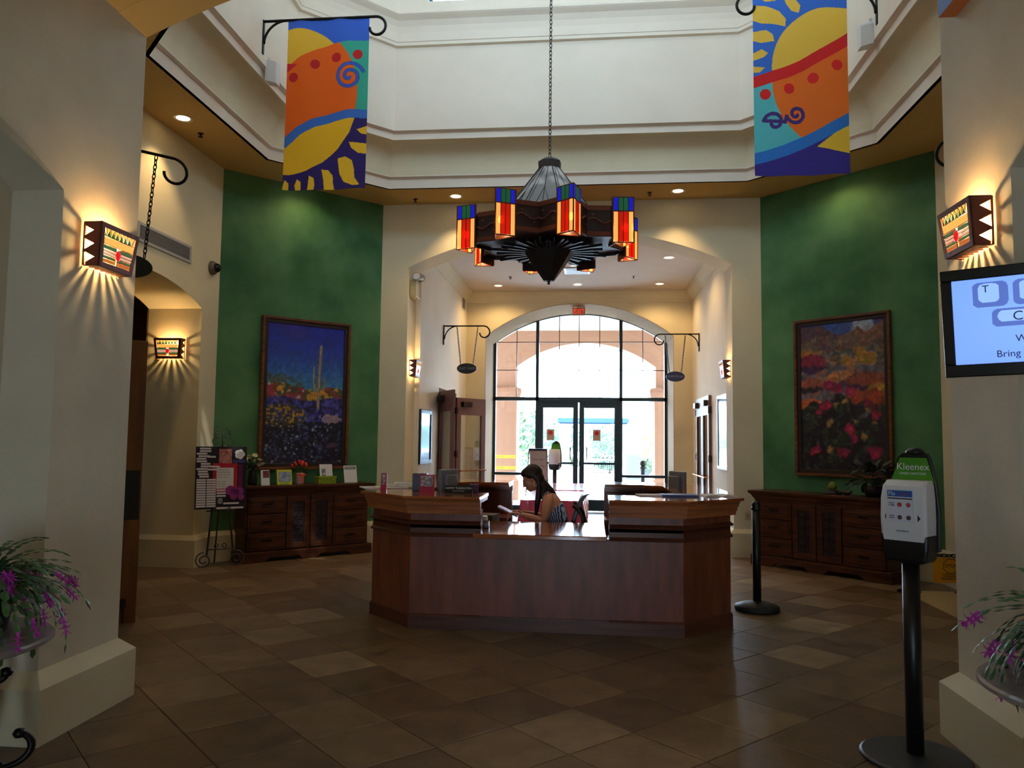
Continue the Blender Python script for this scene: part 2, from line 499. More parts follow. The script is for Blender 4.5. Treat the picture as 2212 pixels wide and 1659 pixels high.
# corridor walls with a niche each
for sd, x, th, nx in (('left', -2.885, -.9, -3.19), ('right', 2.01, .9, 2.32)):
    op = (1.65, 3.86, 2.94, .30)
    g = G()
    t1 = -.31 if sd == 'left' else .31
    pts = [(-4.4, 0), (op[0], 0), (op[0], op[2])]+arc(*op)[1:-1]+[(op[1], op[2]), (op[1], 0), (4.25, 0), (4.25, 4.18), (-4.4, 4.18)]
    g.poly_x(pts, x, x+t1)
    g.box(min(nx, nx+t1), max(nx, nx+t1), -4.4, 4.3, 0, 4.9)
    struct('wall_corridor_'+sd, g, pillar_m)
# corridor vault
vt = arc(-2.885, 2.01, 4.18, .54)
g = G(); g.poly_y(vt+[(2.01, 4.9), (-2.885, 4.9)], -4.4, 4.25)
g.box(-3.5, -2.885, -4.4, 4.25, 4.18, 4.9); g.box(2.01, 2.7, -4.4, 4.25, 4.18, 4.9)
struct('ceiling_corridor', g, soffit_m)
g = G(); va = arc(-2.885, 2.01, 4.18, .54); vb = [(x, z-.004) for x, z in va]
g.poly_y(va+vb[::-1], 4.2505, 4.5495); struct('trim_1', g, soffit_m)
# corridor end behind the camera: piers and head round a glazed entrance
g = G(); g.box(-3.5, -.7, -4.7, -4.4, 0, 4.9); g.box(-.1, 2.7, -4.7, -4.4, 0, 4.9); g.box(-.7, -.1, -4.7, -4.4, 2.0, 4.9)
struct('wall_back', g, cream)
# ring soffit
def octo(cx, cy, hw, hd, dy, dx):
    return [(cx-hw, cy-dy), (cx-hw, cy+dy), (cx-dx, cy+hd), (cx+dx, cy+hd), (cx+hw, cy+dy), (cx+hw, cy-dy), (cx+dx, cy-hd), (cx-dx, cy-hd)]
RX, RY = -.395, 7.87
def ring(d): return octo(RX, RY, 3.715-d, 2.58-d, 1.33-.414*d, 2.475-.414*d)
outer = octo(CX, CY, 4.8, 3.66, 1.78, 2.95)
inner = ring(0)
g = G(); g.loft([[(*p, ZC) for p in outer], [(*p, ZC) for p in inner]]); g.loft([[(*p, ZC+.2) for p in outer], [(*p, ZC+.2) for p in ring(-.05)]])
g.loft([[(*p, ZC) for p in outer], [(*p, ZC+.2) for p in outer]])
struct('ceiling', g, soffit_m)
def rloft(name, prof, mat, smooth=False):
    g = G(); g.loft([[(*p, z) for p in ring(d)] for d, z in prof]); return struct(name, g, mat)
rloft('trim_3', [(-.04, 5.33), (-.04, ZC), (0, ZC), (0, 5.275), (.05, 5.283), (.05, 5.30)], ring_m)
rloft('wall_lantern_lower', [(.05, 5.30), (.05, 5.40)]+[(.05+.27*(1-math.cos(t)), 5.40+.30*math.sin(t)) for t in [PI/2*k/14 for k in range(1, 15)]], cream)
rloft('trim_4', [(.32, 5.70), (.34, 5.70), (.34, 5.80), (.40, 5.808), (.40, 5.82)], ring_m)
rloft('wall_lantern', [(.40, 5.82), (.40, 6.93)], ring_m)
rloft('trim_5', [(.40, 6.93), (.405, 6.975), (.45, 6.985), (.45, 7.03), (.46, 7.035), (.46, 7.05)], ring_m)
rloft('trim_6', [(.46, 7.05), (.46, 7.16), (.475, 7.24), (.51, 7.31), (.56, 7.35), (.58, 7.37), (.58, 7.40), (.55, 7.42)], ring_m)
# lantern window wall
wd = .73; WZ0, WZ1, WT = 7.54, 8.55, 9.1
g = G(); r0 = ring(.55); wins = []
for i in range(8):
    a = Vector(r0[i]); b = Vector(r0[(i+1) % 8]); d = (b-a).normalized(); n = Vector((-d.y, d.x)); L = (b-a).length
    cs = [L/2-1.48, L/2, L/2+1.48] if L > 4 else [L/2]
    edges = [0]
    for c in cs: edges += [c-wd/2, c+wd/2]
    edges.append(L)
    def blk(u0, u1, z0, z1):
        p = [a+d*u0, a+d*u1, a+d*u1+n*.24, a+d*u0+n*.24]
        g.poly_z([tuple(q) for q in p], z0, z1)
    ext = .1
    blk(-ext, L+ext, 7.40, WZ0); blk(-ext, L+ext, WZ1, WT)
    for k in range(0, len(edges), 2):
        blk(edges[k]-(ext if k == 0 else 0), edges[k+1]+(ext if k == len(edges)-2 else 0), WZ0, WZ1)
    for c in cs: wins.append((a+d*c, d, n))
struct('wall_lantern_upper', g, ring_m)
g = G(); g.poly_z(ring(.2), 9.1, 9.25); struct('ceiling_lantern', g, ring_m)
for k, (c, d, n) in enumerate(wins):
    rz = math.atan2(d.y, d.x)
    fr = G(); W2 = wd/2
    y0, y1 = .10, .16
    for (x0, x1, z0, z1) in ((-W2, W2, 0, .05), (-W2, W2, .96, 1.01), (-W2, -W2+.045, .05, .96), (W2-.045, W2, .05, .96), (-.012, .012, .05, .96), (-W2, W2, .5, .53)):
        fr.box(x0, x1, y0, y1, z0, z1)
    o = struct('window_%d' % (k+2), fr, lantern_frame); o.location = (c.x, c.y, WZ0); o.rotation_euler = (0, 0, rz)
    gl = G(); gl.box(-W2+.02, W2-.02, .125, .13, .02, .99)
    obj('pane', gl, lantern_glass, o)
    portal(c.x+n.x*.3, c.y+n.y*.3, WZ0+.5, wd, 1.0, (-n.x, -n.y, 0))
# passages left and right of the hall
def passage(sd, s, x0):
    g = G()
    X = lambda a: x0+s*a     # a = distance outwards
    bx = lambda a0, a1, y0, y1, z0, z1: g.box(min(X(a0), X(a1)), max(X(a0), X(a1)), y0, y1, z0, z1)
    bx(.7, .95, 4.9, 6.68, 0, 3.6); bx(.7, .72, 9.08, 10.6, 0, 3.6)
    bx(3.2, 3.4, 4.9, 10.8, 0, 3.6); bx(.7, 3.4, 10.6, 10.8, 0, 3.6); bx(.7, 3.4, 4.7, 4.9, 0, 3.6)
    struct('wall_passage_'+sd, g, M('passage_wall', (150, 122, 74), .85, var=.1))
    g = G(); bx2 = lambda a0, a1, y0, y1, z0, z1: g.box(min(X(a0), X(a1)), max(X(a0), X(a1)), y0, y1, z0, z1)
    bx2(.7, 3.4, 4.7, 10.8, 3.6, 3.75)
    struct('ceiling_passage_'+sd, g, soffit_m)
passage('left', -1, XL); passage('right', 1, XR)
# alcove
g = G(); g.box(-2.95, -2.67, 11.75, 13.3, 0, 4.95); g.box(-2.95, -2.67, 15.05, 16.25, 0, 4.95); g.box(-2.95, -2.67, 13.3, 15.05, 2.5, 4.95)
struct('wall_alcove_left', g, alcove_m)
g = G(); g.box(2.08, 2.36, 11.75, 16.25, 0, 4.95); struct('wall_alcove_right', g, alcove_m)
g = G(); g.box(-2.95, 2.36, 11.75, 16.3, 4.76, 4.95); struct('ceiling_alcove', g, alcove_ceil_m)
awall('wall_alcove_end', cream, -2.95, 2.36, 4.95, (-2.26, 1.70, 3.80, .70), 1.4, 'y', 16.2)
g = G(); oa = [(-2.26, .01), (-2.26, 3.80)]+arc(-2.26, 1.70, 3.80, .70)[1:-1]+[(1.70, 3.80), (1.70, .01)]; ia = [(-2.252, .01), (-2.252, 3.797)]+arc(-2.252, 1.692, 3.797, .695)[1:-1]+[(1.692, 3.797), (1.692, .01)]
g.prism(oa+ia[::-1], lambda p: (p[0], 16.205, p[1]), lambda p: (p[0], 17.54, p[1])); struct('trim_reveal_shade', g, M('reveal_shade_tan', (158, 128, 88), .9, spec=.2))  # thin lining added over the reveals; their shade is put into its darker tan
g = G(); g.box(-2.95, 2.36, 11.7, 11.75, 4.6, 4.95); struct('trim_7', g, cream)
# room glimpsed behind the open alcove door
g = G(); g.box(-5.4, -5.2, 12.2, 16.2, 0, 2.9); g.box(-5.2, -2.95, 16.0, 16.2, 0, 2.9); g.box(-5.2, -2.95, 12.2, 12.4, 0, 2.9)
struct('wall_side_room', g, M('side_room_wall', (176, 160, 104), .85))
g = G(); g.box(-5.4, -2.95, 12.2, 16.2, 2.9, 3.0); struct('ceiling_side_room', g, alcove_ceil_m)
crown = [(0, 4.52), (.02, 4.52), (.04, 4.58), (.10, 4.66), (.13, 4.72), (.13, 4.76), (0, 4.76)]
struct('trim_8', sweep([(-2.67, 11.75), (-2.67, 16.2), (2.08, 16.2), (2.08, 11.75)], crown), cream)
# baseboards
bp = [(0, 0), (.06, 0), (.06, .33), (.005, .385), (0, .385)]
struct('baseboard_left', sweep([(-5.55, 9.08), (-4.85, 9.08), (-4.85, 9.5), (-3.16, 11.2), (-2.75, 11.2), (-2.75, 11.74), (-2.67, 11.76), (-2.67, 13.25)], bp), base_m)
struct('baseboard_far_left', sweep([(-2.67, 15.1), (-2.67, 16.2), (-2.26, 16.2), (-2.26, 17.55)], bp), base_m)
struct('baseboard_far_right', sweep([(1.70, 17.55), (1.70, 16.2), (2.08, 16.2), (2.08, 15.4)], bp), base_m)
struct('baseboard_right', sweep([(2.08, 13.55), (2.08, 11.76), (2.0, 11.74), (2.0, 11.2), (2.41, 11.2), (4.09, 9.5), (4.09, 9.08), (4.79, 9.08)], bp), base_m)
bpp = [(0, 0), (.075, 0), (.075, .285), (.0, .36)]
struct('baseboard_near_left', sweep([(-2.885, -4.4), (-2.885, 1.65), (-3.195, 1.65), (-3.195, 3.86), (-2.885, 3.86), (-2.885, 4.55), (-3.15, 4.55), (-4.85, 6.24), (-4.85, 6.68), (-5.55, 6.68)], bpp), base_m)
struct('baseboard_near_right', sweep([(4.79, 6.68), (4.09, 6.68), (4.09, 6.24), (2.38, 4.55), (2.01, 4.55), (2.01, 3.86), (2.32, 3.86), (2.32, 1.65), (2.01, 1.65), (2.01, -4.4)], bpp), base_m)

# ---- the glazed entrance (window_1)
Wy = 17.6; x0, x1 = -2.26, 1.70
wf = G()
bars = []
A = arc(x0, x1, 3.86, .68, 24); A2 = arc(x0+.07, x1-.07, 3.84, .63, 24)
wf.prism(A+A2[::-1], lambda p: (p[0], Wy-.06, p[1]), lambda p: (p[0], Wy+.06, p[1]))
def azt(x):
    h = (x1-x0)/2; Rr = (h*h+.68**2)/(2*.68); zc = 3.86+.68-Rr; return zc+math.sqrt(Rr*Rr-(x-(x0+x1)/2)**2)-.04
wf.box(x0, x0+.07, Wy-.06, Wy+.06, 0, 3.87); wf.box(x1-.07, x1, Wy-.06, Wy+.06, 0, 3.87)
for xx in (-1.24, .66): wf.box(xx-.035, xx+.035, Wy-.06, Wy+.06, 0, azt(xx))
wf.box(x0, x1, Wy-.06, Wy+.06, 2.50, 2.58)
wf.box(x0, -1.24, Wy-.05, Wy+.05, .80, .86); wf.box(.66, x1, Wy-.05, Wy+.05, .78, .84)
wf.box(x0, -1.24, Wy-.05, Wy+.05, 0, .12); wf.box(.66, x1, Wy-.05, Wy+.05, 0, .12)
win = struct('window_1', wf, teal_frame)
mu = G()
for xx in (-1.72, -.74, -.29, .18, 1.15): mu.box(xx-.008, xx+.008, Wy-.012, Wy+.012, 2.58, azt(xx))
for zz in (3.20, 3.85): mu.box(x0+.05, x1-.05, Wy-.01, Wy+.01, zz-.008, zz+.008)
obj('glazing_bar', mu, M('dark_glazing_bar', (60, 36, 36), .5), win)
for (a, b) in ((x0+.07, -1.275), (-1.205, .625), (.695, x1-.07)):
    pts = [(a, 2.58), (b, 2.58), (b, azt(b)-.02)]+[(b+(a-b)*i/8, azt(b+(a-b)*i/8)-.02) for i in range(1, 8)]+[(a, azt(a)-.02)]
    gg = G(); gg.poly_y(pts, Wy+.02, Wy+.026); obj('pane', gg, glass, win)
for (a, b, z0, z1) in ((x0+.07, -1.275, .86, 2.50), (x0+.07, -1.275, .12, .80), (.695, x1-.07, .84, 2.50), (.695, x1-.07, .12, .78)):
    gg = G(); gg.box(a, b, Wy+.02, Wy+.026, z0, z1); obj('pane', gg, glass, win)
def entrance_door(nm, a, b, hs):
    g = G()
    ww = .11
    g.box(a, b, Wy-.03, Wy+.03, .02, .27); g.box(a, b, Wy-.03, Wy+.03, 2.34, 2.46)
    g.box(a, a+ww, Wy-.03, Wy+.03, .27, 2.34); g.box(b-ww, b, Wy-.03, Wy+.03, .27, 2.34)
    g.box(a, b, Wy-.05, Wy-.01, 1.06, 1.11)
    o = struct(nm, g, teal_frame)
    gg = G(); gg.box(a+ww, b-ww, Wy, Wy+.006, .27, 2.34); obj('pane', gg, glass, o)
    hx = b-.17 if hs > 0 else a+.17
    hb = G(); hb.tube([(hx, Wy-.03, 1.16), (hx, Wy-.09, 1.18), (hx, Wy-.09, 1.44), (hx, Wy-.03, 1.46)], .012, 8); obj('handle', hb, bronze, o)
    return o
d1 = entrance_door('door_1', -1.205, -.305, 1); d2 = entrance_door('door_2', -.275, .625, -1)
g = G(); g.box(-1.205, .625, Wy-.05, Wy+.05, 2.46, 2.50); obj('transom_closer', g, teal_frame, win)
for (cx_, par) in ((-.93, d1), (.12, d2)):
    g = G(); g.box(cx_-.085, cx_+.085, Wy-.014, Wy-.006, 1.60, 1.85); s = obj('notice', g, M('notice_paper', (196, 178, 176), .8), par)
    g = G(); g.prism([(cx_+.052*math.cos(a), 1.77+.052*math.sin(a)) for a in [PI/8+k*PI/4 for k in range(8)]], lambda p: (p[0], Wy-.018, p[1]), lambda p: (p[0], Wy-.014, p[1])); obj('stop_emblem', g, red_m, s)
# double doors of the alcove: left pair stands open, right pair shut
door_paint = M('alcove_door_paint', (120, 84, 82), .45, var=.1)
def glazed_leaf(name, wdt, ht, hinge, ang, flip=1):
    g = G(); s = .12
    g.box(0, wdt, -.022, .022, .01, .30); g.box(0, wdt, -.022, .022, ht-.34, ht)
    g.box(0, s, -.022, .022, .3, ht-.34); g.box(wdt-s, wdt, -.022, .022, .3, ht-.34)
    o = struct(name, g, door_paint); o.location = hinge; o.rotation_euler = (0, 0, ang)
    p = G(); p.box(s, wdt-s, -.004, .004, .3, ht-.34); obj('pane', p, glass, o)
    h = G(); h.tube([(.05, -.03*flip, .98), (.06, -.09*flip, .98), (wdt-.04, -.09*flip, .98), (wdt-.03, -.03*flip, .98)], .014, 8); obj('push_bar', h, M('brass', (190, 130, 90), .3, .8), o)
    for z in (.25, 1.25, 2.1):
        hh = G(); hh.box(-.03, .02, -.035, .035, z, z+.12); obj('hinge', hh, bronze, o)
    c = G(); c.box(.12, .38, -.09*flip if flip > 0 else .022, -.022*flip if flip > 0 else .09, ht-.18, ht-.08); obj('closer', c, bronze, o)
    return o
glazed_leaf('door_3', .86, 2.42, (-2.66, 13.33, 0), R(-63))
glazed_leaf('door_4', .86, 2.42, (-2.66, 15.02, 0), R(57))
glazed_leaf('door_5', .80, 2.42, (2.05, 13.70, 0), R(90), -1)
glazed_leaf('door_6', .80, 2.42, (2.05, 15.32, 0), R(-90), 1)
# ================================================================== EXTERIOR
peach = M('porch_stucco', (172, 130, 104), .85, var=.06, scale=2, spec=.2)
g = G(); g.box(-60, 60, 18.1, 140, -.14, -.02)
struct('pavement', g, M('concrete_paving', (204, 201, 194), .85, var=.08, scale=.6))
g = G()
pts = [(-7, 0), (-2.07, 0), (-2.07, 3.6)]+arc(-2.07, 1.72, 3.6, .66)[1:-1]+[(1.72, 3.6), (1.72, 0), (7, 0), (7, 5.6), (-7, 5.6)]
g.poly_y(pts, 21.0, 21.7); struct('wall_porch', g, peach)
g = G(); g.box(-7, 7, 17.7, 21.0, 4.6, 4.8); struct('ceiling_porch', g, M('porch_ceiling_paint', (196, 180, 162), .85))
g = G(); g.box(-7, -2.9, 17.55, 17.75, 0, 5.0); g.box(2.3, 7, 17.55, 17.75, 0, 5.0); g.box(-7, 7, 17.6, 17.75, 4.95, 5.4); g.box(-8.3, -2.9, 16.3, 17.6, 0, .01)
struct('wall_facade', g, peach)
for s, x in ((-1, -2.07), (1, 1.72)):
    o = thing('porch_column', 'peach stucco pier of the porch arch on the %s, %s' % (('left', 'wrapped with yellow caution tape') if s < 0 else ('right', 'without tape')), 'column', (x, 21.3, 0))
    c = G(); a, b = (-.62, .04) if s < 0 else (-.04, .62)
    c.box(a, b, -.42, .42, -.02, 2.62); obj('shaft', c, peach, o)
    q = G(); q.loft([[(a-e, -.42-e, z), (b+e, -.42-e, z), (b+e, .42+e, z), (a-e, .42+e, z)] for e, z in ((0, 2.60), (.03, 2.66), (.10, 2.76), (.14, 2.90), (.12, 3.0), (0, 3.04))]); obj('capital', q, peach, o, bev=.01)
    q = G(); q.loft([[(a-e, -.42-e, z), (b+e, -.42-e, z), (b+e, .42+e, z), (a-e, .42+e, z)] for e, z in ((.08, -.02), (.08, .5), (.0, .6))]); obj('plinth', q, peach, o)
    if s < 0:
        ty = M('caution_tape', (240, 205, 60), .5)
        for z in (1.10, .80):
            t = G(); t.loft([[(a-.006, -.426, zz), (b+.006, -.426, zz), (b+.006, .426, zz), (a-.006, .426, zz)] for zz in (z, z+.08)])
            tp = obj('caution_tape', t, ty, o)
            for kx in (-.40, -.05):
                text('CAUTION', .055, ink, tp, (kx, -.428, z+.04))
leafm = {}
def leafy(name, parent, c, r, n, size, mat, seed, squash=1.):
    rs = random.Random(seed); g = G()
    for _ in range(n):
        d = Vector((rs.gauss(0,1), rs.gauss(0,1), rs.gauss(0,1))).normalized()*r*(rs.random()**.4)
        p = Vector(c)+Vector((d.x, d.y, d.z*squash)); a = Vector((rs.gauss(0,1), rs.gauss(0,1), rs.gauss(0,1))).normalized()
        b = a.orthogonal().normalized(); e = a.cross(b); s = size*rs.uniform(.6, 1.3)
        g.add([p+b*s, p+e*s*.45, p-b*s, p-e*s*.45], [(0,1,2,3)])
    return obj(name, g, mat, parent)
lf1 = M('olive_leaves', (54, 78, 38), .6, var=.4, scale=1.5)
lf2 = M('yellow_green_leaves', (130, 130, 44), .6, var=.3, scale=1.5)
lf3 = M('sage_leaves', (66, 92, 68), .6, var=.3, scale=1.5)
barkm = M('bark', (110, 90, 70), .9, bump=.3)
def tree(x, y, h, r, n, size, mat, seed, label, cat='tree', fruit=0):
    o = thing('tree' if cat == 'tree' else 'shrub', label, cat, (x, y, -.02))
    t = G(); t.tube([(0,0,0), (.05,0,h*.4), (-.05,.05,h*.75)], [.09, .06, .03], 6); t.tube([(0,0,h*.35), (.25,.1,h*.7)], [.05, .02], 5); obj('trunk', t, barkm, o)
    leafy('foliage', o, (0, 0, h*.62), r, n, size, mat, seed, h*.38/r)['kind'] = 'stuff'
    if fruit:
        rs = random.Random(seed); f = G()
        for _ in range(fruit):
            a = rs.uniform(0, 2*PI); z = h*.62+rs.uniform(-.8, .8)*h*.33
            f.ball((r*.9*math.cos(a), r*.9*math.sin(a), z), .055, 8)
        q = obj('oranges', f, M('orange_fruit', (240, 140, 40), .5), o); q['kind'] = 'stuff'
    return o
tree(-2.9, 29, 3.0, 1.15, 900, .10, lf1, 3, 'orange tree with fruit beside the left porch column', fruit=26)
tree(3.0, 33, 2.6, 1.0, 600, .10, lf2, 5, 'yellow-green tree seen through the right sidelight')
tree(-1.9, 40, 2.6, 1.5, 700, .13, lf3, 6, 'sage green tree left of the shade canopy')
tree(.6, 44, 2.4, 1.5, 700, .13, lf3, 8, 'pale green tree behind the shade canopy')
for i, (x, y, h, r, s) in enumerate(((-3.4, 33, .9, .9, 'left of the path by the orange tree'), (-1.2, 38, .9, .8, 'between the canopy pillars on the left'), (.9, 38.5, .7, .8, 'between the canopy pillars on the right'), (2.7, 36, .9, .9, 'right of the canopy sign pillar'))):
    tree(x, y, h, r, 420, .09, lf1 if i % 2 else lf3, 20+i, 'low garden shrub '+s, 'shrub')
# shade canopy over the garden gate
o = thing('shade_canopy', 'pale green hipped shade canopy with blue valance on two stone pillars', 'canopy', (.08, 35, -.02))
c = G(); c.loft([[(-1.54, -1.2, 2.58), (1.54, -1.2, 2.58), (1.54, 1.2, 2.58), (-1.54, 1.2, 2.58)], [(-.05, -.05, 3.2), (.05, -.05, 3.2), (.05, .05, 3.2), (-.05, .05, 3.2)]]); obj('canopy_roof', c, M('canopy_canvas', (70, 110, 90), .7), o)
c = G(); c.loft([[(-1.55, -1.21, z), (1.55, -1.21, z), (1.55, 1.21, z), (-1.55, 1.21, z)] for z in (2.40, 2.6)]); obj('valance', c, M('blue_canvas', (0, 44, 84), .7), o)
stone = M('pale_stone', (136, 134, 130), .85, var=.1, scale=4, bump=.2)
for x in (-1.27, 1.57):
    c = G(); c.box(x-.25, x+.25, -.25, .25, 0, 2.3); p = obj('pillar', c, stone, o, bev=.02)
    c = G(); c.box(x-.3, x+.3, -.3, .3, 2.3, 2.38); obj('capstone', c, stone, p, bev=.01)
c = G(); c.box(1.42, 1.72, -.262, -.25, 1.1, 1.35); obj('plaque', c, M('plaque', (190, 196, 205), .6), o)
# railing, planter wall, utility box
o = thing('garden_fence', 'low iron picket fence under the shade canopy', 'fence', (.55, 36.6, -.02))
for k in range(15):
    c = G(); c.box(-.7+k*.1-.01, -.7+k*.1+.01, -.01, .01, 0, .9); obj('picket', c, iron, o)
c = G(); c.box(-.72, .72, -.015, .015, .8, .83); c.box(-.72, .72, -.015, .015, .12, .15); obj('rail', c, iron, o)
c = G(); c.box(-.28, .28, -.3, .3, 0, 1.05); tag(obj('utility_box', c, M('grey_metal', (60, 64, 80), .5), loc=(1.75, 33.0, -.02), bev=.02), 'grey utility box in front of the right canopy pillar', 'utility box')
c = G(); c.box(-1.6, 1.6, -.3, .3, 0, .35); tag(obj('planter_wall', c, M('planter_stone', (80, 84, 104), .8, var=.1), loc=(3.9, 37, -.02), bev=.03), 'low grey planter wall outside to the right', 'planter')
o = thing('bollard', 'dark ball-topped bollard outside the right sidelight', 'bollard', (1.32, 20.2, -.02))
c = G(); c.lathe([(.07, 0), (.06, .1), (.05, .9), (.08, .92), (.08, .96), (.05, .98)], n=12); obj('post', c, iron, o, True)
c = G(); c.ball((0, 0, 1.05), .085, 12); obj('finial', c, iron, o, True)
# hills
g = G(); rs = random.Random(4); n = 60; top = []
for i in range(n+1):
    x = -160+320*i/n; t = (x+8)/13
    top.append((x, 150+8*math.sin(i*.7), 2.2+4.6*math.exp(-t*t)+2.2*math.exp(-((x-30)/26)**2)+rs.uniform(-.25, .25)))
g.v = [(x, y-30, -1) for x, y, z in top]+[(x, y, z) for x, y, z in top]+[(x, y+40, -1) for x, y, z in top]
for r_ in range(2):
    for i in range(n): k = r_*(n+1); g.f.append((k+i, k+i+1, k+n+2+i, k+n+1+i))
struct('hills', g, M('hillside', (78, 98, 86), .95, var=.3, scale=.05))

# ================================================================== CEILING FITTINGS
warm = (1, .66, .30)
disc_m = M('lamp_disc', (255, 225, 180), .5, emit=(255, 222, 165), estr=9)
rim_m = M('downlight_trim', (235, 225, 205), .4)
def downlight(x, y, z, label, power=30, grp=None, cone=95, emis=True):
    o = thing('downlight', label, 'ceiling light', (x, y, z), 0, grp)
    g = G(); g.lathe([(.075, 0), (.105, 0), (.105, -.008), (.075, -.004)], n=20, caps=False); obj('trim_ring', g, rim_m, o)
    g = G(); g.lathe([(.0005, -.003), (.074, -.003)], n=20, caps=False); obj('lens', g, disc_m if emis else rim_m, o)
    d = bpy.data.lights.new('downlight_bulb', 'SPOT'); d.energy = power; d.color = warm; d.spot_size = R(cone); d.spot_blend = .6; d.shadow_soft_size = .06
    l = bpy.data.objects.new('downlight_bulb', d); COL.objects.link(l); l.parent = o; l.location = (0, 0, -.02)
    return o
DP = 60
downlight(-4.54, 7.91, ZC, 'glowing downlight in the ochre soffit above the left archway vent', DP)
downlight(-1.98, 10.84, ZC, 'glowing downlight in the far soffit left of the chandelier', DP)
downlight(1.20, 10.81, ZC, 'glowing downlight in the far soffit right of the chandelier', DP)
downlight(-3.82, 9.98, ZC, 'downlight over the left green wall, behind the left banner', 16, cone=150)
downlight(3.06, 9.98, ZC, 'downlight over the right green wall, behind the right banner', 16, cone=150)
downlight(1.31, 13.25, 4.76, 'nearest downlight in the alcove ceiling, on the right', 62, cone=145)
downlight(-1.92, 15.53, 4.76, 'left downlight of the three over the entrance door', 62, cone=145)
downlight(-.29, 15.47, 4.76, 'middle downlight of the three over the entrance door', 62, cone=145)
downlight(1.35, 15.49, 4.76, 'right downlight of the three over the entrance door', 62, cone=145)
def sprinkler(x, y, z, label):
    g = G(); g.lathe([(.035, 0), (.035, -.006), (.012, -.01), (.01, -.035), (.028, -.04), (.028, -.045)], n=10)
    tag(obj('sprinkler_head', g, bronze, loc=(x, y, z)), label, 'sprinkler')
sprinkler(-4.56, 8.34, ZC, 'small dark sprinkler head in the soffit on the left, by the left downlight')
sprinkler(-2.60, 10.93, ZC, 'small dark sprinkler head in the far soffit left of the left downlight')
sprinkler(.81, 10.86, ZC, 'small dark sprinkler head between chandelier and right far downlight')
sprinkler(-1.58, 14.69, 4.76, 'small dark sprinkler head on the left of the alcove ceiling')
sprinkler(.79, 14.76, 4.76, 'small dark sprinkler head on the right of the alcove ceiling')
o = thing('ceiling_vent', 'white square air vent in the alcove ceiling behind the chandelier', 'vent', (-.28, 14.18, 4.76))
g = G(); g.box(-.24, .24, -.24, .24, -.02, 0); obj('vent_frame', g, white_p, o, bev=.004)
for k in range(6): g = G(); g.box(-.2, .2, -.19+k*.07, -.15+k*.07, -.026, -.02); obj('slat', g, bronze, o)
g = G(); g.lathe([(.075, 0), (.075, -.025), (.05, -.045), (.001, -.048)], n=16); tag(obj('smoke_detector', g, white_p, loc=(-.34, 13.62, 4.76), smooth=False), 'round white smoke detector on the alcove ceiling', 'smoke detector')
# wall vent, dome camera
o = thing('air_vent', 'long white linear air grille high on the left wall', 'vent', (XL, 8.195, 3.79), 0)
g = G()
for (a, b, c, d) in ((-.56, .56, .075, .105), (-.56, .56, -.105, -.075), (-.56, -.52, -.075, .075), (.52, .56, -.075, .075)): g.box(0, .014, a, b, c, d)
obj('vent_frame', g, M('grille_white', (170, 172, 180), .4), o)
g = G(); g.box(0, .003, -.52, .52, -.075, .075); obj('backing', g, M('grille_shadow', (50, 50, 52), .8), o)
for k in range(9): g = G(); g.box(.002, .012, -.52, .52, -.068+k*.0165, -.061+k*.0165); obj('louvre', g, M('grille_grey', (150, 152, 158), .4), o)
o = thing('air_vent', 'small dark vertical return grille high on the left alcove wall', 'vent', (-2.67, 15.68, 4.43))
g = G(); g.box(0, .012, -.17, .17, -.15, .15); obj('vent_frame', g, white_p, o)
for k in range(8): g = G(); g.box(.012, .016, -.14, .14, -.12+k*.032, -.1+k*.032); obj('louvre', g, M('grille_shadow', (50, 50, 52), .8), o)
o = thing('security_camera', 'dark dome security camera on the left wall beside the green wall', 'camera', (XL, 9.28, 3.75))
g = G(); g.lathe([(.09, 0), (.09, .02), (.075, .05), (.06, .06)], n=20); g.xf(Matrix.Rotation(R(90), 4, 'Y')); obj('housing', g, M('camera_housing', (120, 105, 90), .5), o, True)
g = G(); g.ball((0, 0, .06), .062, 16); g.xf(Matrix.Rotation(R(90), 4, 'Y')); obj('dome', g, M('smoked_dome', (10, 10, 14), .08), o, True)
for sx_, x, y, z, lb in ((1, -3.75, 8.24, 5.78, 'white wall speaker on the ring moulding behind the left banner'), (-1, 2.94, 8.17, 5.90, 'white wall speaker on the ring moulding beside the right banner')):
    o = thing('wall_speaker', lb, 'speaker', (x, y, z), 0 if sx_ > 0 else PI)
    g = G(); g.prism([(-.07, -.12), (.07, -.12), (.07, .10), (.04, .13), (-.07, .13)], lambda p: (.02, p[0], p[1]), lambda p: (.15, p[0]*.8, p[1]-.03)); obj('cabinet', g, white_p, o, bev=.006)
    g = G(); g.box(0, .05, -.03, .03, .06, .17); obj('bracket', g, white_p, o)
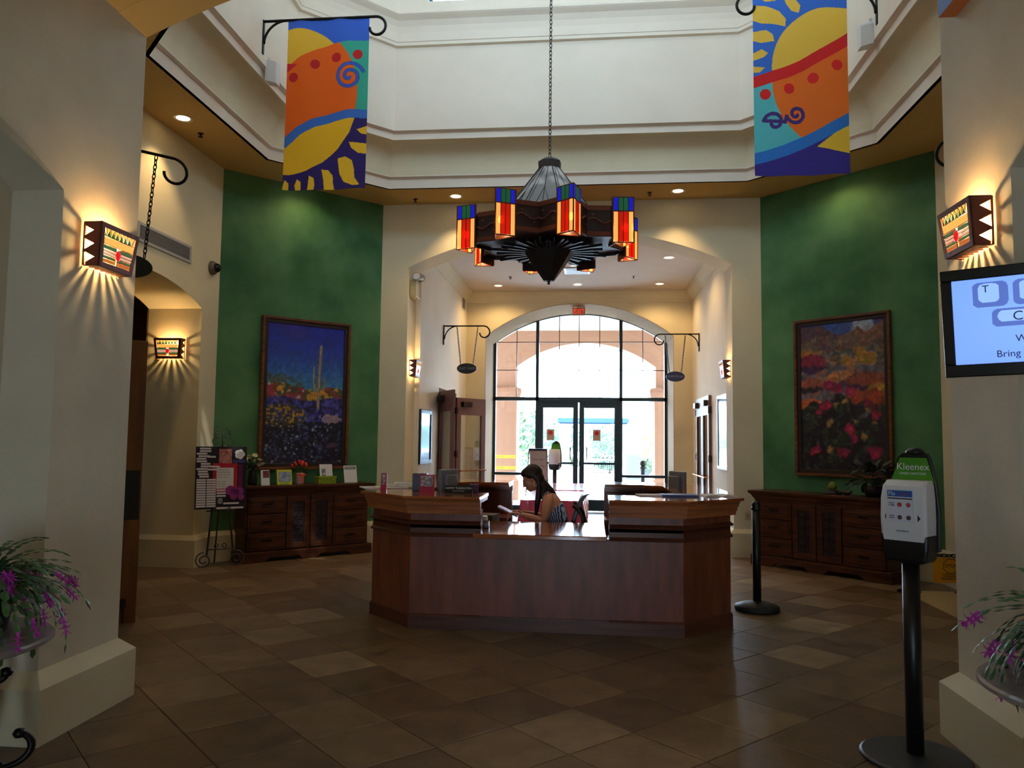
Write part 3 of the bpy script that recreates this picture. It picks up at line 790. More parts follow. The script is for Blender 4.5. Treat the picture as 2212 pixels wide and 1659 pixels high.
# ================================================================== BANNERS
def hang_arm(o, L, r=.014, drop=.38, brace=.26, curl=.12, ext=0):
    """arm along +x from a wall plate at x=0; top at z=0"""
    g = G(); g.box(0, .022, -.02, .02, -drop, .015); obj('wall_bar', g, iron, o, bev=.003)
    g = G(); g.tube([(.02, 0, 0), (L, 0, 0)]+spiral((L, 0, -curl), curl, curl*.62, PI/2, -PI*.98, 26)[1:], r, 8); obj('arm', g, iron, o, True)
    g = G(); g.tube([(.025+brace*(1-math.cos(t)), 0, -brace+brace*math.sin(t)) for t in [PI/2*k/10 for k in range(11)]], r*.85, 8); obj('brace', g, iron, o, True)
BL = [lambda u, v: None]
def banner_left(u, v):
    X = u*705; Y = (1-v)*1450
    rgb = np.empty(u.shape+(3,)); rgb[:] = (54, 96, 196)
    yel = (214, 172, 56)
    fill(rgb, (((X-80)/430)**2+((Y-500)/430)**2 < 1), yel)
    top = [(0-10, 405), (105, 320), (255, 252), (405, 215), (555, 192), (705, 198)]
    def below(pts): return Y > np.interp(X, [p[0] for p in pts], [p[1] for p in pts])
    b1 = below(top)
    fill(rgb, b1, (56, 160, 140))
    org = b1 & (((X-250)/365)**2+((Y-640)/520)**2 < 1)
    rgb[org] = (236, 96, 26)
    fill(rgb, b1 & (X < 250) & (Y > 250) & (Y < 1150), (236, 96, 26))
    fill(rgb, below([(0, 448-80), (705, 440)]) & (dline(X, Y, [(-10, 410), (105, 322), (255, 254), (405, 217), (555, 196), (715, 200)]) < 37), (196, 34, 48))
    for cx_, cy_ in ((60, 490), (245, 382), (430, 335), (610, 312)): fill(rgb, (X-cx_)**2+(Y-cy_)**2 < 41**2, (184, 34, 40))
    sp = [(545+r*math.cos(a), 500+r*math.sin(a)) for r, a in [(10+112*(k/50)**.8, 1.2+k/50*11.0) for k in range(51)]]
    d = dline(X, Y, sp); fill(rgb, d < 15, (30, 40, 90)); fill(rgb, d < 12, (58, 90, 190))
    band = [(-10, 1060), (110, 950), (260, 880), (420, 840), (560, 818), (715, 825)]
    b2 = below(band); fill(rgb, b2, (48, 34, 98))
    yy = b2 & inpoly(X, Y, [(-20, 900), (620, 800), (560, 980), (460, 1110), (330, 1220), (190, 1290), (60, 1320), (-20, 1322)])
    fill(rgb, yy, (220, 170, 36))
    fill(rgb, dline(X, Y, band) < 37, (56, 104, 186))
    for pl in ([(620, 955), (715, 920), (715, 1000), (660, 990)], [(560, 1060), (715, 1075), (715, 1160), (640, 1155), (580, 1110)],
               [(460, 1190), (530, 1180), (590, 1215), (610, 1290), (615, 1360), (660, 1420), (600, 1425), (520, 1390), (480, 1320)],
               [(325, 1280), (380, 1285), (420, 1330), (425, 1400), (440, 1460), (350, 1460), (345, 1380)],
               [(220, 1330), (262, 1350), (272, 1410), (262, 1460), (205, 1460), (215, 1400)],
               [(115, 1355), (148, 1380), (150, 1460), (105, 1460), (95, 1410)], [(15, 1365), (45, 1390), (48, 1460), (-5, 1460), (5, 1400)]):
        fill(rgb, inpoly(X, Y, pl), (222, 174, 44))
    return rgb
def banner_right(u, v):
    X = 1631+u*209; Y = 381-v*409
    rgb = np.empty(u.shape+(3,)); rgb[:] = (54, 104, 196); yel = (222, 180, 74)
    fill(rgb, (X-1803)**2+(Y-138)**2 < 131**2, yel)
    for pl in ([(1631, -5), (1660, 0), (1690, 12), (1705, 28), (1704, 46), (1680, 42), (1650, 38), (1631, 30)],
               [(1631, 55), (1660, 54), (1674, 64), (1678, 80), (1650, 82), (1631, 76)], [(1631, 104), (1650, 96), (1664, 106), (1655, 114), (1631, 121)],
               [(1631, 134), (1648, 136), (1657, 138), (1645, 148), (1631, 148)], [(1700, -22), (1725, -18), (1738, 0), (1734, 16), (1718, 10), (1706, -6)], [(1640, -22), (1670, -26), (1682, -12), (1660, -10)]):
        fill(rgb, inpoly(X, Y, pl), yel)
    band = [(1625, 172), (1671, 160), (1700, 152), (1740, 135), (1790, 110), (1850, 76)]
    lo = Y > np.interp(X, [p[0] for p in band], [p[1] for p in band])
    fill(rgb, lo, (84, 178, 190))
    fill(rgb, lo & inpoly(X, Y, [(1670, 120), (1673, 190), (1680, 220), (1695, 255), (1718, 280), (1745, 304), (1850, 260), (1850, 60)]), (238, 108, 40))
    fill(rgb, dline(X, Y, band) < 12.5, (200, 40, 44))
    for c in ((1657, 198), (1710, 187), (1763, 166), (1816, 138)): fill(rgb, (X-c[0])**2+(Y-c[1])**2 < 144, (204, 40, 44))
    s1 = [(1725+r*math.cos(a), 244+r*math.sin(a)) for r, a in [(4+18*k/30, .6+k/30*8.6) for k in range(31)]]
    s2 = [(1676+r*math.cos(a), 262+r*math.sin(a)) for r, a in [(5+19*k/24, -3.0-k/24*6.2) for k in range(25)]]
    s3 = [s1[-1], (1700, 262), s2[-1]]
    for s in (s1, s2, s3): fill(rgb, dline(X, Y, s) < 4, (66, 50, 120))
    band2 = [(1625, 345), (1700, 325), (1745, 306), (1790, 286), (1850, 254)]
    lo2 = Y > np.interp(X, [p[0] for p in band2], [p[1] for p in band2])
    fill(rgb, lo2, (56, 48, 136))
    fill(rgb, lo2 & inpoly(X, Y, [(1770, 318), (1850, 260), (1850, 338), (1810, 330)]), (224, 180, 60))
    fill(rgb, dline(X, Y, band2) < 12.5, (46, 112, 196))
    return rgb
cloth_b = attr_mat('banner_cloth', .75)
n_ = cloth_b.node_tree; x_ = n_.nodes.new('ShaderNodeMixShader'); t_ = n_.nodes.new('ShaderNodeBsdfTranslucent'); x_.inputs[0].default_value = .42
n_.links.new(n_.nodes['Attribute'].outputs['Color'], t_.inputs[0]); n_.links.new(n_.nodes['Principled BSDF'].outputs[0], x_.inputs[1]); n_.links.new(t_.outputs[0], x_.inputs[2]); n_.links.new(x_.outputs[0], n_.nodes['Material Output'].inputs[0])
wav = lambda x, z: .012*np.sin(x*14+z*1.5)+.008*np.sin(x*5+2)*(2-z)
o = thing('hanging_banner', 'tall banner with an orange sun, blue spiral and yellow flames, hanging on the left', 'banner', (-2.95, 8.05, 4.33), 0, 'sun banners on the upper walls')
painted('cloth', .94, 1.95, 180, 374, lambda u, v: banner_left(u, v)*1.16, cloth_b, o, wave=wav)
o = thing('hanging_banner', 'tall banner with a big yellow sun above and navy scrolls, hanging on the right', 'banner', (2.145, 8.0, 4.35), 0, 'sun banners on the upper walls')
painted('cloth', .95, 1.95, 180, 374, lambda u, v: banner_right(u, v)*1.18, cloth_b, o, wave=wav)
o = thing('banner_bracket', 'black scrolled iron bracket carrying the left banner', 'bracket', (-3.72, 8.05, 6.285), 0); hang_arm(o, 1.32, .016)
o = thing('banner_bracket', 'black scrolled iron bracket carrying the right banner', 'bracket', (2.93, 8.0, 6.305), PI); hang_arm(o, 1.32, .016)
# ================================================================== SIGNS ON CHAINS
def chain_sign(nm, loc, rz, L, c0, c1, sw, sh, zs, txt, label_b, label_s, mat, txm, curl=.12, fz=0):
    o = thing('sign_bracket', label_b, 'bracket', loc, rz); hang_arm(o, L, .013, .34, .24, curl)
    s = thing('hanging_sign', label_s, 'sign', loc, rz)
    mid = (c0+c1)/2
    g = G(); g.prism([(mid+sw/2*math.cos(2*PI*k/36), zs+sh/2*math.sin(2*PI*k/36)) for k in range(36)], lambda p: (p[0], -.012, p[1]), lambda p: (p[0], .012, p[1])); obj('board', g, mat, s, bev=.003)
    for c, e in ((c0, mid-sw*.32), (c1, mid+sw*.32)): obj('chain', chain_g((c, 0, -.01), (e, 0, zs+sh*.42), .055, .005, .013), iron, s)
    if txt: text(txt, .062, txm, s, (mid, -.0135, zs), sx_=.8)
navy = M('navy_sign', (38, 48, 96), .4); blk = M('black_sign', (22, 22, 26), .4)
sgt = M('sign_text_grey', (150, 150, 156), .5)
chain_sign('', (-2.67, 13.6, 3.635), 0, .74, .25, .63, .36, .19, -.77, 'CRAFT ROOM', 'black scrolled bracket on the left alcove wall', 'black oval sign lettered CRAFT ROOM on chains, left of the door', blk, sgt)
chain_sign('', (2.08, 15.13, 3.69), PI, .76, .27, .66, .36, .20, -.83, '', 'black scrolled bracket on the right alcove wall', 'navy blue oval sign on chains, right of the door', navy, sgt)
sg = bpy.data.objects['hanging_sign.001'] if 'hanging_sign.001' in bpy.data.objects else None
if sg: text('COMPUTER LAB', .05, M('sign_text_pale', (150, 156, 190), .5), sg, (.465, .0135, -.83), (PI/2, 0, PI), sx_=.8)
chain_sign('', (-4.0, 5.39, 3.90), R(45), .76, .28, .62, .36, .19, -.95, '', 'black scrolled bracket above the open wooden door, left', 'black oval sign on a chain behind the left pillar lamp', blk, sgt)
o = thing('sign_bracket', 'black scrolled bracket half hidden behind the right pillar', 'bracket', (3.21, 5.39, 3.90), R(135)); hang_arm(o, .76, .013, .34, .24)
# ================================================================== SCONCES
cop = M('copper_brown_metal', (112, 60, 44), .5, .35, bump=.35, bscale=45)
def emis(name, c, s):
    return M(name, c, .3, emit=c, estr=s)
gA = emis('lit_amber_glass', (250, 190, 90), 1.0); gG = emis('lit_green_glass', (70, 110, 60), .55); gP = emis('lit_pink_glass', (235, 180, 145), .8)
gO = emis('lit_orange_glass', (205, 110, 40), .6); gR = emis('lit_red_glass', (220, 24, 30), .8); gM = M('lit_mottled_glass', (255, 170, 80), .3, emit=(250, 175, 80), estr=.95)
def sconce(loc, rz, label, power=7):
    """back on the wall plane y=0, front towards -y"""
    o = thing('wall_sconce', label, 'wall lamp', loc, rz, 'stained glass wall sconces')
    W0, W1, H, D0, D1 = .180, .156, .25, .125, .100    # half widths top/bottom, depth top/bottom
    def frame_bar(a, b, c, d, th=.012): pass
    zt, zb = H/2, -H/2
    def P(x, z):   # point on the sloped front (x, z) -> 3-D
        t = (z-zb)/H; return (x, -(D1+(D0-D1)*t), z)
    def hw(z): return W1+(W0-W1)*(z-zb)/H
    fr = .028
    # front frame: four bars
    g = G()
    def slab(pts, th, mat=None):   # pts in (x,z) on the front
        n_ = len(pts); g.add([P(*p) for p in pts]+[(P(*p)[0], P(*p)[1]+th, P(*p)[2]) for p in pts], [tuple(range(n_))[::-1], tuple(range(n_, 2*n_))]+[(i, (i+1) % n_, n_+(i+1) % n_, n_+i) for i in range(n_)])
    slab([(-hw(zt), zt), (hw(zt), zt), (hw(zt-fr), zt-fr), (-hw(zt-fr), zt-fr)], .01)
    slab([(-hw(zb+fr), zb+fr), (hw(zb+fr), zb+fr), (hw(zb), zb), (-hw(zb), zb)], .01)
    for s in (-1, 1): slab([(s*hw(zt-fr), zt-fr), (s*(hw(zt-fr)-.03), zt-fr), (s*(hw(zb+fr)-.03), zb+fr), (s*hw(zb+fr), zb+fr)], .01)
    obj('front_frame', g, cop, o)
    # sides with three triangular notches open to the wall
    for s in (-1, 1):
        g = G(); back = 0.004; pts = []
        nz = [(.075, .03), (0, .03), (-.075, .03)]
        pts = [(-D0, zt), (-.016, zt)]
        for zc_, h in nz: pts += [(-.016, zc_+h), (-.072, zc_), (-.016, zc_-h)]
        pts += [(-.016, zb), (-D1, zb)]
        def sx2(y, z): return s*hw(z)
        n_ = len(pts)
        g.add([(s*hw(z), y, z) for y, z in pts]+[(s*(hw(z)-.006), y, z) for y, z in pts], [tuple(range(n_)), tuple(range(n_, 2*n_))[::-1]]+[(i, (i+1) % n_, n_+(i+1) % n_, n_+i) for i in range(n_)])
        g.box(min(s*.219, s*.213)-.0 if False else min(s*(W0+W1)/2-.004, s*(W0+W1)/2+.004), max(s*(W0+W1)/2-.004, s*(W0+W1)/2+.004), -.0165, -.006, zb, zt)
        obj('side_plate', g, cop, o)
    # bottom with six notches
    g = G(); pts = [(-W1, -D1), (W1, -D1), (W1, -.004)]
    for k in range(6):
        c = W1-.028-k*(2*W1-.056)/5; pts += [(c+.019, -.004), (c, -.055), (c-.019, -.004)]
    pts.append((-W1, -.004)); g.poly_z(pts, zb, zb+.006); obj('bottom_plate', g, cop, o)
    # glass pieces
    z1 = zt-fr; z0 = zb+fr; hh = z1-z0; gw = hw(0)-.032
    def gp(nm, pts, mat): 
        gg = G(); n_ = len(pts)
        q = [(P(*p)[0], P(*p)[1]+.003, P(*p)[2]) for p in pts]; q2 = [(a, b+.003, c) for a, b, c in q]
        gg.add(q+q2, [tuple(range(n_))[::-1], tuple(range(n_, 2*n_))]+[(i, (i+1) % n_, n_+(i+1) % n_, n_+i) for i in range(n_)])
        return obj(nm, gg, mat, o)
    n = 7; tw = 2*gw/n; za = z1-hh*.23; e = .0016
    for k in range(n):
        a = -gw+k*tw
        gp('glass_piece', [(a+e, z1), (a+tw-e, z1), (a+tw/2, za+.004)], gA)
        gp('glass_piece', [(a-tw/2+e if k else a+e, za), (a, z1-.008) if k else (a+e, z1-.02), (a+tw/2-e, za)], gG)
    gp('glass_piece', [(-gw, za-.004), (gw, za-.004), (gw, z1-hh*.46), (-gw, z1-hh*.46)], gM)
    for s in (-1, 1):
        rows = ((.48, .58, gG), (.60, .675, gP), (.69, .765, gP), (.785, .86, gG), (.88, .985, gO))
        for a, b, mt in rows:
            gp('glass_piece', [(s*.012, z1-hh*a), (s*gw, z1-hh*a), (s*gw, z1-hh*b), (s*.012, z1-hh*b)], mt)
    lead = G()
    for a in (.235, .47, .59, .682, .775, .87): 
        p0, p1 = P(-gw, z1-hh*a), P(gw, z1-hh*a); lead.tube([p0, p1], .0022, 4)
    for k in range(n+1):
        a = -gw+k*tw
        if k < n: lead.tube([P(a, z1), P(a+tw/2, za)], .0018, 4); lead.tube([P(a+tw, z1), P(a+tw/2, za)], .0018, 4)
    lead.tube([P(0, z1-hh*.47), P(0, z0)], .0035, 4)
    obj('leading', lead, M('lead_came', (30, 22, 18), .5), o)
    g = G(); g.ball((0, 0, 0), .022, 14, 1.5); c = obj('red_jewel', g, gR, o, True); c.location = (0, P(0, -.035)[1]-.002, -.035); c.scale = (1, .4, 1)
    for x in (-.08, .08):
        g = G(); g.ball((x, -.06, .01), .016, 10, 1.5); obj('bulb', g, M('lit_bulb', (255, 230, 180), .5, emit=(255, 225, 170), estr=5), o, True)
    d = bpy.data.lights.new('sconce_light', 'POINT'); d.energy = power; d.color = (1, .68, .30); d.shadow_soft_size = .02
    l = bpy.data.objects.new('sconce_light', d); COL.objects.link(l); l.parent = o; l.location = (0, -.06, .02)
    return o
SP = 9
sconce((-2.885, 4.20, 2.685), R(90), 'large stained glass sconce on the left front pillar', 14)
sconce((2.01, 4.19, 2.73), R(-90), 'large stained glass sconce on the right front pillar above the screen', 14)
sconce((-5.22, 9.08, 2.68), 0, 'stained glass sconce inside the left archway', SP)
sconce((-2.735, 11.46, 2.66), R(90), 'stained glass sconce on the left jamb of the alcove arch', SP)
sconce((2.0, 11.46, 2.66), R(-90), 'stained glass sconce on the right jamb of the alcove arch', SP)
# ================================================================== CHANDELIER
o = thing('chandelier', 'wooden star chandelier with eight coloured glass lanterns hanging over the desk', 'chandelier', (-.45, 7.93, -.045), R(-6))
obj('chain', chain_g((0, 0, 4.58), (0, 0, 9.14), .06, .005, .016), M('chain_steel', (90, 84, 78), .4, .8), o)
dkw = M('chandelier_wood', (46, 22, 18), .5, bump=.1); cpb = M('chandelier_copper', (116, 58, 40), .45, .3)
g = G(); g.loft([[(r*math.cos(PI/8+k*PI/4), r*math.sin(PI/8+k*PI/4), z) for k in range(8)] for r, z in ((.01, 4.60), (.09, 4.60), (.125, 4.57), (.12, 4.50), (.01, 4.50))]); obj('cap', g, M('pewter', (70, 66, 70), .4, .6), o)
cone_m = M('white_art_glass', (150, 154, 160), .65, emit=(200, 205, 210), estr=.02)
def cp_(r, k, z): a = PI/8+k*PI/4; return (r*math.cos(a), r*math.sin(a), z)
ZB, RB = 3.94, .52
for k in range(8):
    g = G(); g.add([cp_(.11, k, 4.50), cp_(.11, k+1, 4.50), cp_(RB, k+1, ZB), cp_(RB, k, ZB)], [(0,1,2,3)])
    pn = obj('glass_panel', g, cone_m, o)
    a0, a1, b0, b1 = [Vector(cp_(.112, k, 4.5)), Vector(cp_(.112, k+1, 4.5)), Vector(cp_(RB+.004, k, ZB)), Vector(cp_(RB+.004, k+1, ZB))]
    L = G(); L.tube([a0, b0], .006, 4)
    mt_ = a0.lerp(a1, .5); mb = b0.lerp(b1, .5)
    L.tube([mt_, mb], .0035, 4); ap = mt_.lerp(mb, .5); L.tube([b0.lerp(b1, .28), ap, b0.lerp(b1, .72)], .004, 4); L.tube([a0.lerp(a1, .3), b0.lerp(b1, .08)], .0035, 4)
    obj('leading', L, M('lead_came', (30, 22, 18), .5), pn)
# star box of folded panels
pts = []
for k in range(8):
    a = PI/8+k*PI/4
    pts.append((.78, a-.13)); pts.append((.78, a+.13)); pts.append((.63, a+PI/8))
Z0, Z1 = 3.64, 3.95
P2 = [(r*math.cos(a), r*math.sin(a)) for r, a in pts]
for i in range(24):
    p, q = P2[i], P2[(i+1) % 24]
    g = G(); n = Vector((q[1]-p[1], p[0]-q[0], 0)).normalized()*-.012
    g.add([(*p, Z0), (*q, Z0), (*q, Z1), (*p, Z1), (p[0]+n.x, p[1]+n.y, Z0), (q[0]+n.x, q[1]+n.y, Z0), (q[0]+n.x, q[1]+n.y, Z1), (p[0]+n.x, p[1]+n.y, Z1)], [(0,1,2,3),(7,6,5,4),(0,4,5,1),(1,5,6,2),(2,6,7,3),(3,7,4,0)])
    pl = obj('side_panel', g, dkw, o)
    if i % 3 != 0:
        d = Vector((q[0]-p[0], q[1]-p[1], 0)); nn = -n.normalized()*.004 if False else Vector((d.y, -d.x, 0)).normalized()
        if nn.dot(Vector((p[0], p[1], 0))) < 0: nn = -nn
        c = G()
        for z in (Z1-.05, Z0+.005):
            vv = [Vector((*p, z))+nn*.002, Vector((*q, z))+nn*.002]; up = Vector((0, 0, .045))
            c.add([vv[0], vv[1], vv[1]+up, vv[0]+up, vv[0]+nn*.006, vv[1]+nn*.006, vv[1]+up+nn*.006, vv[0]+up+nn*.006], [(0,1,2,3),(4,5,6,7),(0,1,5,4),(3,2,6,7)])
        zc_ = (Z0+Z1)/2
        c.tube([Vector((*p, zc_))+d*t+nn*.006+Vector((0, 0, .025*math.sin(t*2*PI+(i % 2)*PI))) for t in [k/10 for k in range(11)]], .01, 5)
        for t, dz in ((.25, .06), (.8, -.05)):
            ctr = Vector((*p, zc_+dz))+d*t+nn*.004
            c.add([ctr+nn*.008]+[ctr+d.normalized()*.013*math.cos(2*PI*j/8)+Vector((0,0,1))*.013*math.sin(2*PI*j/8) for j in range(8)], [(0, 1+j, 1+(j+1) % 8) for j in range(8)])
        obj('copper_trim', c, cpb, pl)
g = G(); g.loft([[(x*.995, y*.995, Z0+.03) for x, y in P2], [(x*.01, y*.01, Z0+.03) for x, y in P2]]); obj('base_board', g, dkw, o)
for i in range(48):
    a = 2*PI*i/48; L = .62 if i % 6 == 3 else (.56 if i % 3 == 0 else (.47 if i % 2 else .52))
    g = G(); g.box(.22, L, -.011, .011, 0, .03); g.xf(Matrix.Translation((0, 0, 3.60-.012*(i % 2))) @ Matrix.Rotation(a, 4, 'Z')); obj('ray_slat', g, M('slat_wood', (26, 24, 34), .5), o)
g = G(); g.loft([[(r*math.cos(PI/8+k*PI/4), r*math.sin(PI/8+k*PI/4), z) for k in range(8)] for r, z in ((.01, 3.66), (.28, 3.66), (.27, 3.60), (.055, 3.30), (.01, 3.30))]); obj('pendant_cone', g, M('pendant_black', (20, 16, 20), .5), o)
g = G(); g.lathe([(.001, 3.305), (.03, 3.302), (.012, 3.29), (.018, 3.275), (.001, 3.26)], n=12); obj('finial', g, bronze, o, True)
lantern_cols = {'b': ((34, 44, 215), .6), 'g': ((36, 120, 76), .5), 'r': ((215, 34, 10), .62), 'c': ((255, 196, 110), .85)}
LM = {k: emis('lantern_glass_'+{'b': 'blue', 'g': 'green', 'r': 'red', 'c': 'cream'}[k], c, s) for k, (c, s) in lantern_cols.items()}
def lantern_parts(unlit):
    wdt = .115; z0, zm, z1 = -.45, -.14, 0; Dp = .17
    V_ = [Vector((0, -wdt, 0)), Vector((0, wdt, 0)), Vector((Dp, 0, 0))]   # wood back from 0 to 1, glass faces 1-2 and 2-0
    L = []
    for (A_, B_) in ((V_[1], V_[2]), (V_[2], V_[0])):
        d = B_-A_; nn = Vector((d.y, -d.x, 0)).normalized()
        if nn.dot(A_+B_-V_[0]-V_[1]) < 0: nn = -nn
        for r_, (za, zb_) in enumerate(((zm, z1), (z0, zm))):
            for k, t in enumerate((.03, .265, .5, .735)):
                c = ('bggb', 'crrc')[r_][k]
                p = A_+d*(t+.01); q = A_+d*(t+.215)
                g = G(); g.add([p+Vector((0,0,za+.008)), q+Vector((0,0,za+.008)), q+Vector((0,0,zb_-.008)), p+Vector((0,0,zb_-.008)),
                                p+nn*.003+Vector((0,0,za+.008)), q+nn*.003+Vector((0,0,za+.008)), q+nn*.003+Vector((0,0,zb_-.008)), p+nn*.003+Vector((0,0,zb_-.008))], [(0,1,2,3),(4,5,6,7),(0,1,5,4),(1,2,6,5),(2,3,7,6),(3,0,4,7)])
                L.append(('glass_strip', mesh('glass_strip', g, LM[c])))
    f = G()
    for a, b in ((V_[0], V_[1]), (V_[1], V_[2]), (V_[2], V_[0])):
        for z in (z0, zm, z1): f.tube([a+Vector((0,0,z)), b+Vector((0,0,z))], .006, 4)
    for v_ in V_: f.tube([v_+Vector((0,0,z0)), v_+Vector((0,0,z1))], .007, 4)
    for a, b in ((V_[1], V_[2]), (V_[2], V_[0])):
        for t in (.255, .495, .73): f.tube([a.lerp(b, t)+Vector((0,0,z0)), a.lerp(b, t)+Vector((0,0,z1))], .0055, 4)
    L.append(('lantern_frame', mesh('lantern_frame', f, M('lantern_came', (96, 56, 36), .5, .3))))
    b = G(); b.box(-.012, 0, -wdt, wdt, z0, z1); L.append(('back_board', mesh('back_board', b, dkw)))
    b = G(); b.ball((.075, 0, -.29), .026, 10, 1.5); L.append(('bulb', mesh('bulb', b, M('lantern_bulb', (255, 230, 180), .5, emit=(255, 205, 120), estr=45), True)))
    return L
LP = lantern_parts(False)
# glass strips let the bulb glow through: mix a little transparency
for mt in LM.values():
    n_ = mt.node_tree; b_ = n_.nodes['Principled BSDF']; o_ = n_.nodes['Material Output']; x_ = n_.nodes.new('ShaderNodeMixShader'); t_ = n_.nodes.new('ShaderNodeBsdfTransparent')
    t_.inputs[0].default_value = b_.inputs['Base Color'].default_value; x_.inputs[0].default_value = .45
    n_.links.new(b_.outputs[0], x_.inputs[1]); n_.links.new(t_.outputs[0], x_.inputs[2]); n_.links.new(x_.outputs[0], o_.inputs[0])
for k in range(8):
    a = PI/8+k*PI/4
    e = bpy.data.objects.new('lantern', bpy.data.meshes.get('back_board')); COL.objects.link(e)
    e.parent = o; e.location = (.80*math.cos(a), .80*math.sin(a), 4.03); e.rotation_euler = (0, 0, a)
    for nm, me in LP:
        if nm == 'back_board': continue
        c = bpy.data.objects.new(nm, me); COL.objects.link(c); c.parent = e
    d = bpy.data.lights.new('lantern_light', 'POINT'); d.energy = 2.2; d.color = (1, .62, .3); d.shadow_soft_size = .03
    l = bpy.data.objects.new('lantern_light', d); COL.objects.link(l); l.parent = e; l.location = (.06, 0, -.42)
# ================================================================== PAINTINGS
def paint_saguaro(u, v):
    rgb = np.empty(u.shape+(3,))
    t = np.clip((v-.50)/.5, 0, 1)[..., None]
    n1 = fbm(u, v, 9, 1, 1.8)[..., None]
    sky = np.array([70, 150, 185])*(1-t)**1.6+np.array([28, 46, 168])*(1-(1-t)**1.6)
    rgb[:] = sky*(.9+.2*n1)
    hz = .535+.03*np.sin(u*5+1)+.045*np.exp(-((u-.82)/.14)**2)+.02*fbm(u, v*0, 14, 5)
    hill = v < hz
    n2 = fbm(u, v, 11, 9, 1.7); n3 = fbm(u, v, 26, 17, 1.7)
    tree = (np.hypot((u-.16)/.20, (v-.565)/.075) < .75+.6*n2) | (np.hypot((u-.38)/.12, (v-.545)/.05) < .7+.5*n2)
    rgb[tree & (n3 > .42)] = (74, 96, 92)
    rgb[hill] = (130, 62, 48)
    rgb[hill & (n2 > .5)] = (66, 86, 60); rgb[hill & (n2 > .62)] = (196, 140, 52); rgb[hill & (n2 < .36)] = (150, 50, 74)
    rgb[hill & (n3 > .68)] = (176, 190, 180)
    f = v < .465+.015*np.sin(u*9)
    rgb[f] = (60, 56, 150)
    rgb[f & (n3 > .58)] = (78, 86, 164); rgb[f & (n3 < .40)] = (34, 36, 66)
    lowf = f & (v < .30); rgb[lowf] = (24, 24, 52); rgb[lowf & (n3 > .64)] = (62, 72, 112); rgb[lowf & (n3 < .4)] = (17, 15, 28)
    n4 = fbm(u, v, 40, 33, 1.7)
    yl = (np.hypot((u-.22)/.30, (v-.34)/.085) < 1); rgb[yl & (n4 > .57)] = (176, 134, 34); rgb[yl & (n4 < .45)] = (60, 62, 50)
    wh = (np.hypot((u-.84)/.17, (v-.325)/.045) < .35+.9*n3); rgb[wh] = (150, 134, 156)
    sp = (v < .28) & (n4 > .70); rgb[sp] = (150, 170, 190)
    pk = (np.hypot((u-.86)/.10, (v-.13)/.03) < .3+.9*n3); rgb[pk] = (84, 58, 84)
    def cac(pts, r, c): 
        d = dline(u, v*1.62, [(a, b*1.62) for a, b in pts]); rgb[d < r] = c; rgb[(d < r*.45)] = tuple(min(255, x*1.35) for x in c)
    cac([(.665, .40), (.67, .62), (.685, .855)], .021, (128, 112, 92))
    cac([(.67, .525), (.61, .55), (.597, .60), (.60, .70)], .015, (118, 120, 100)); cac([(.68, .54), (.735, .56), (.745, .63)], .012, (100, 108, 90))
    return brushed(rgb, u, v, 91, 1, .35)
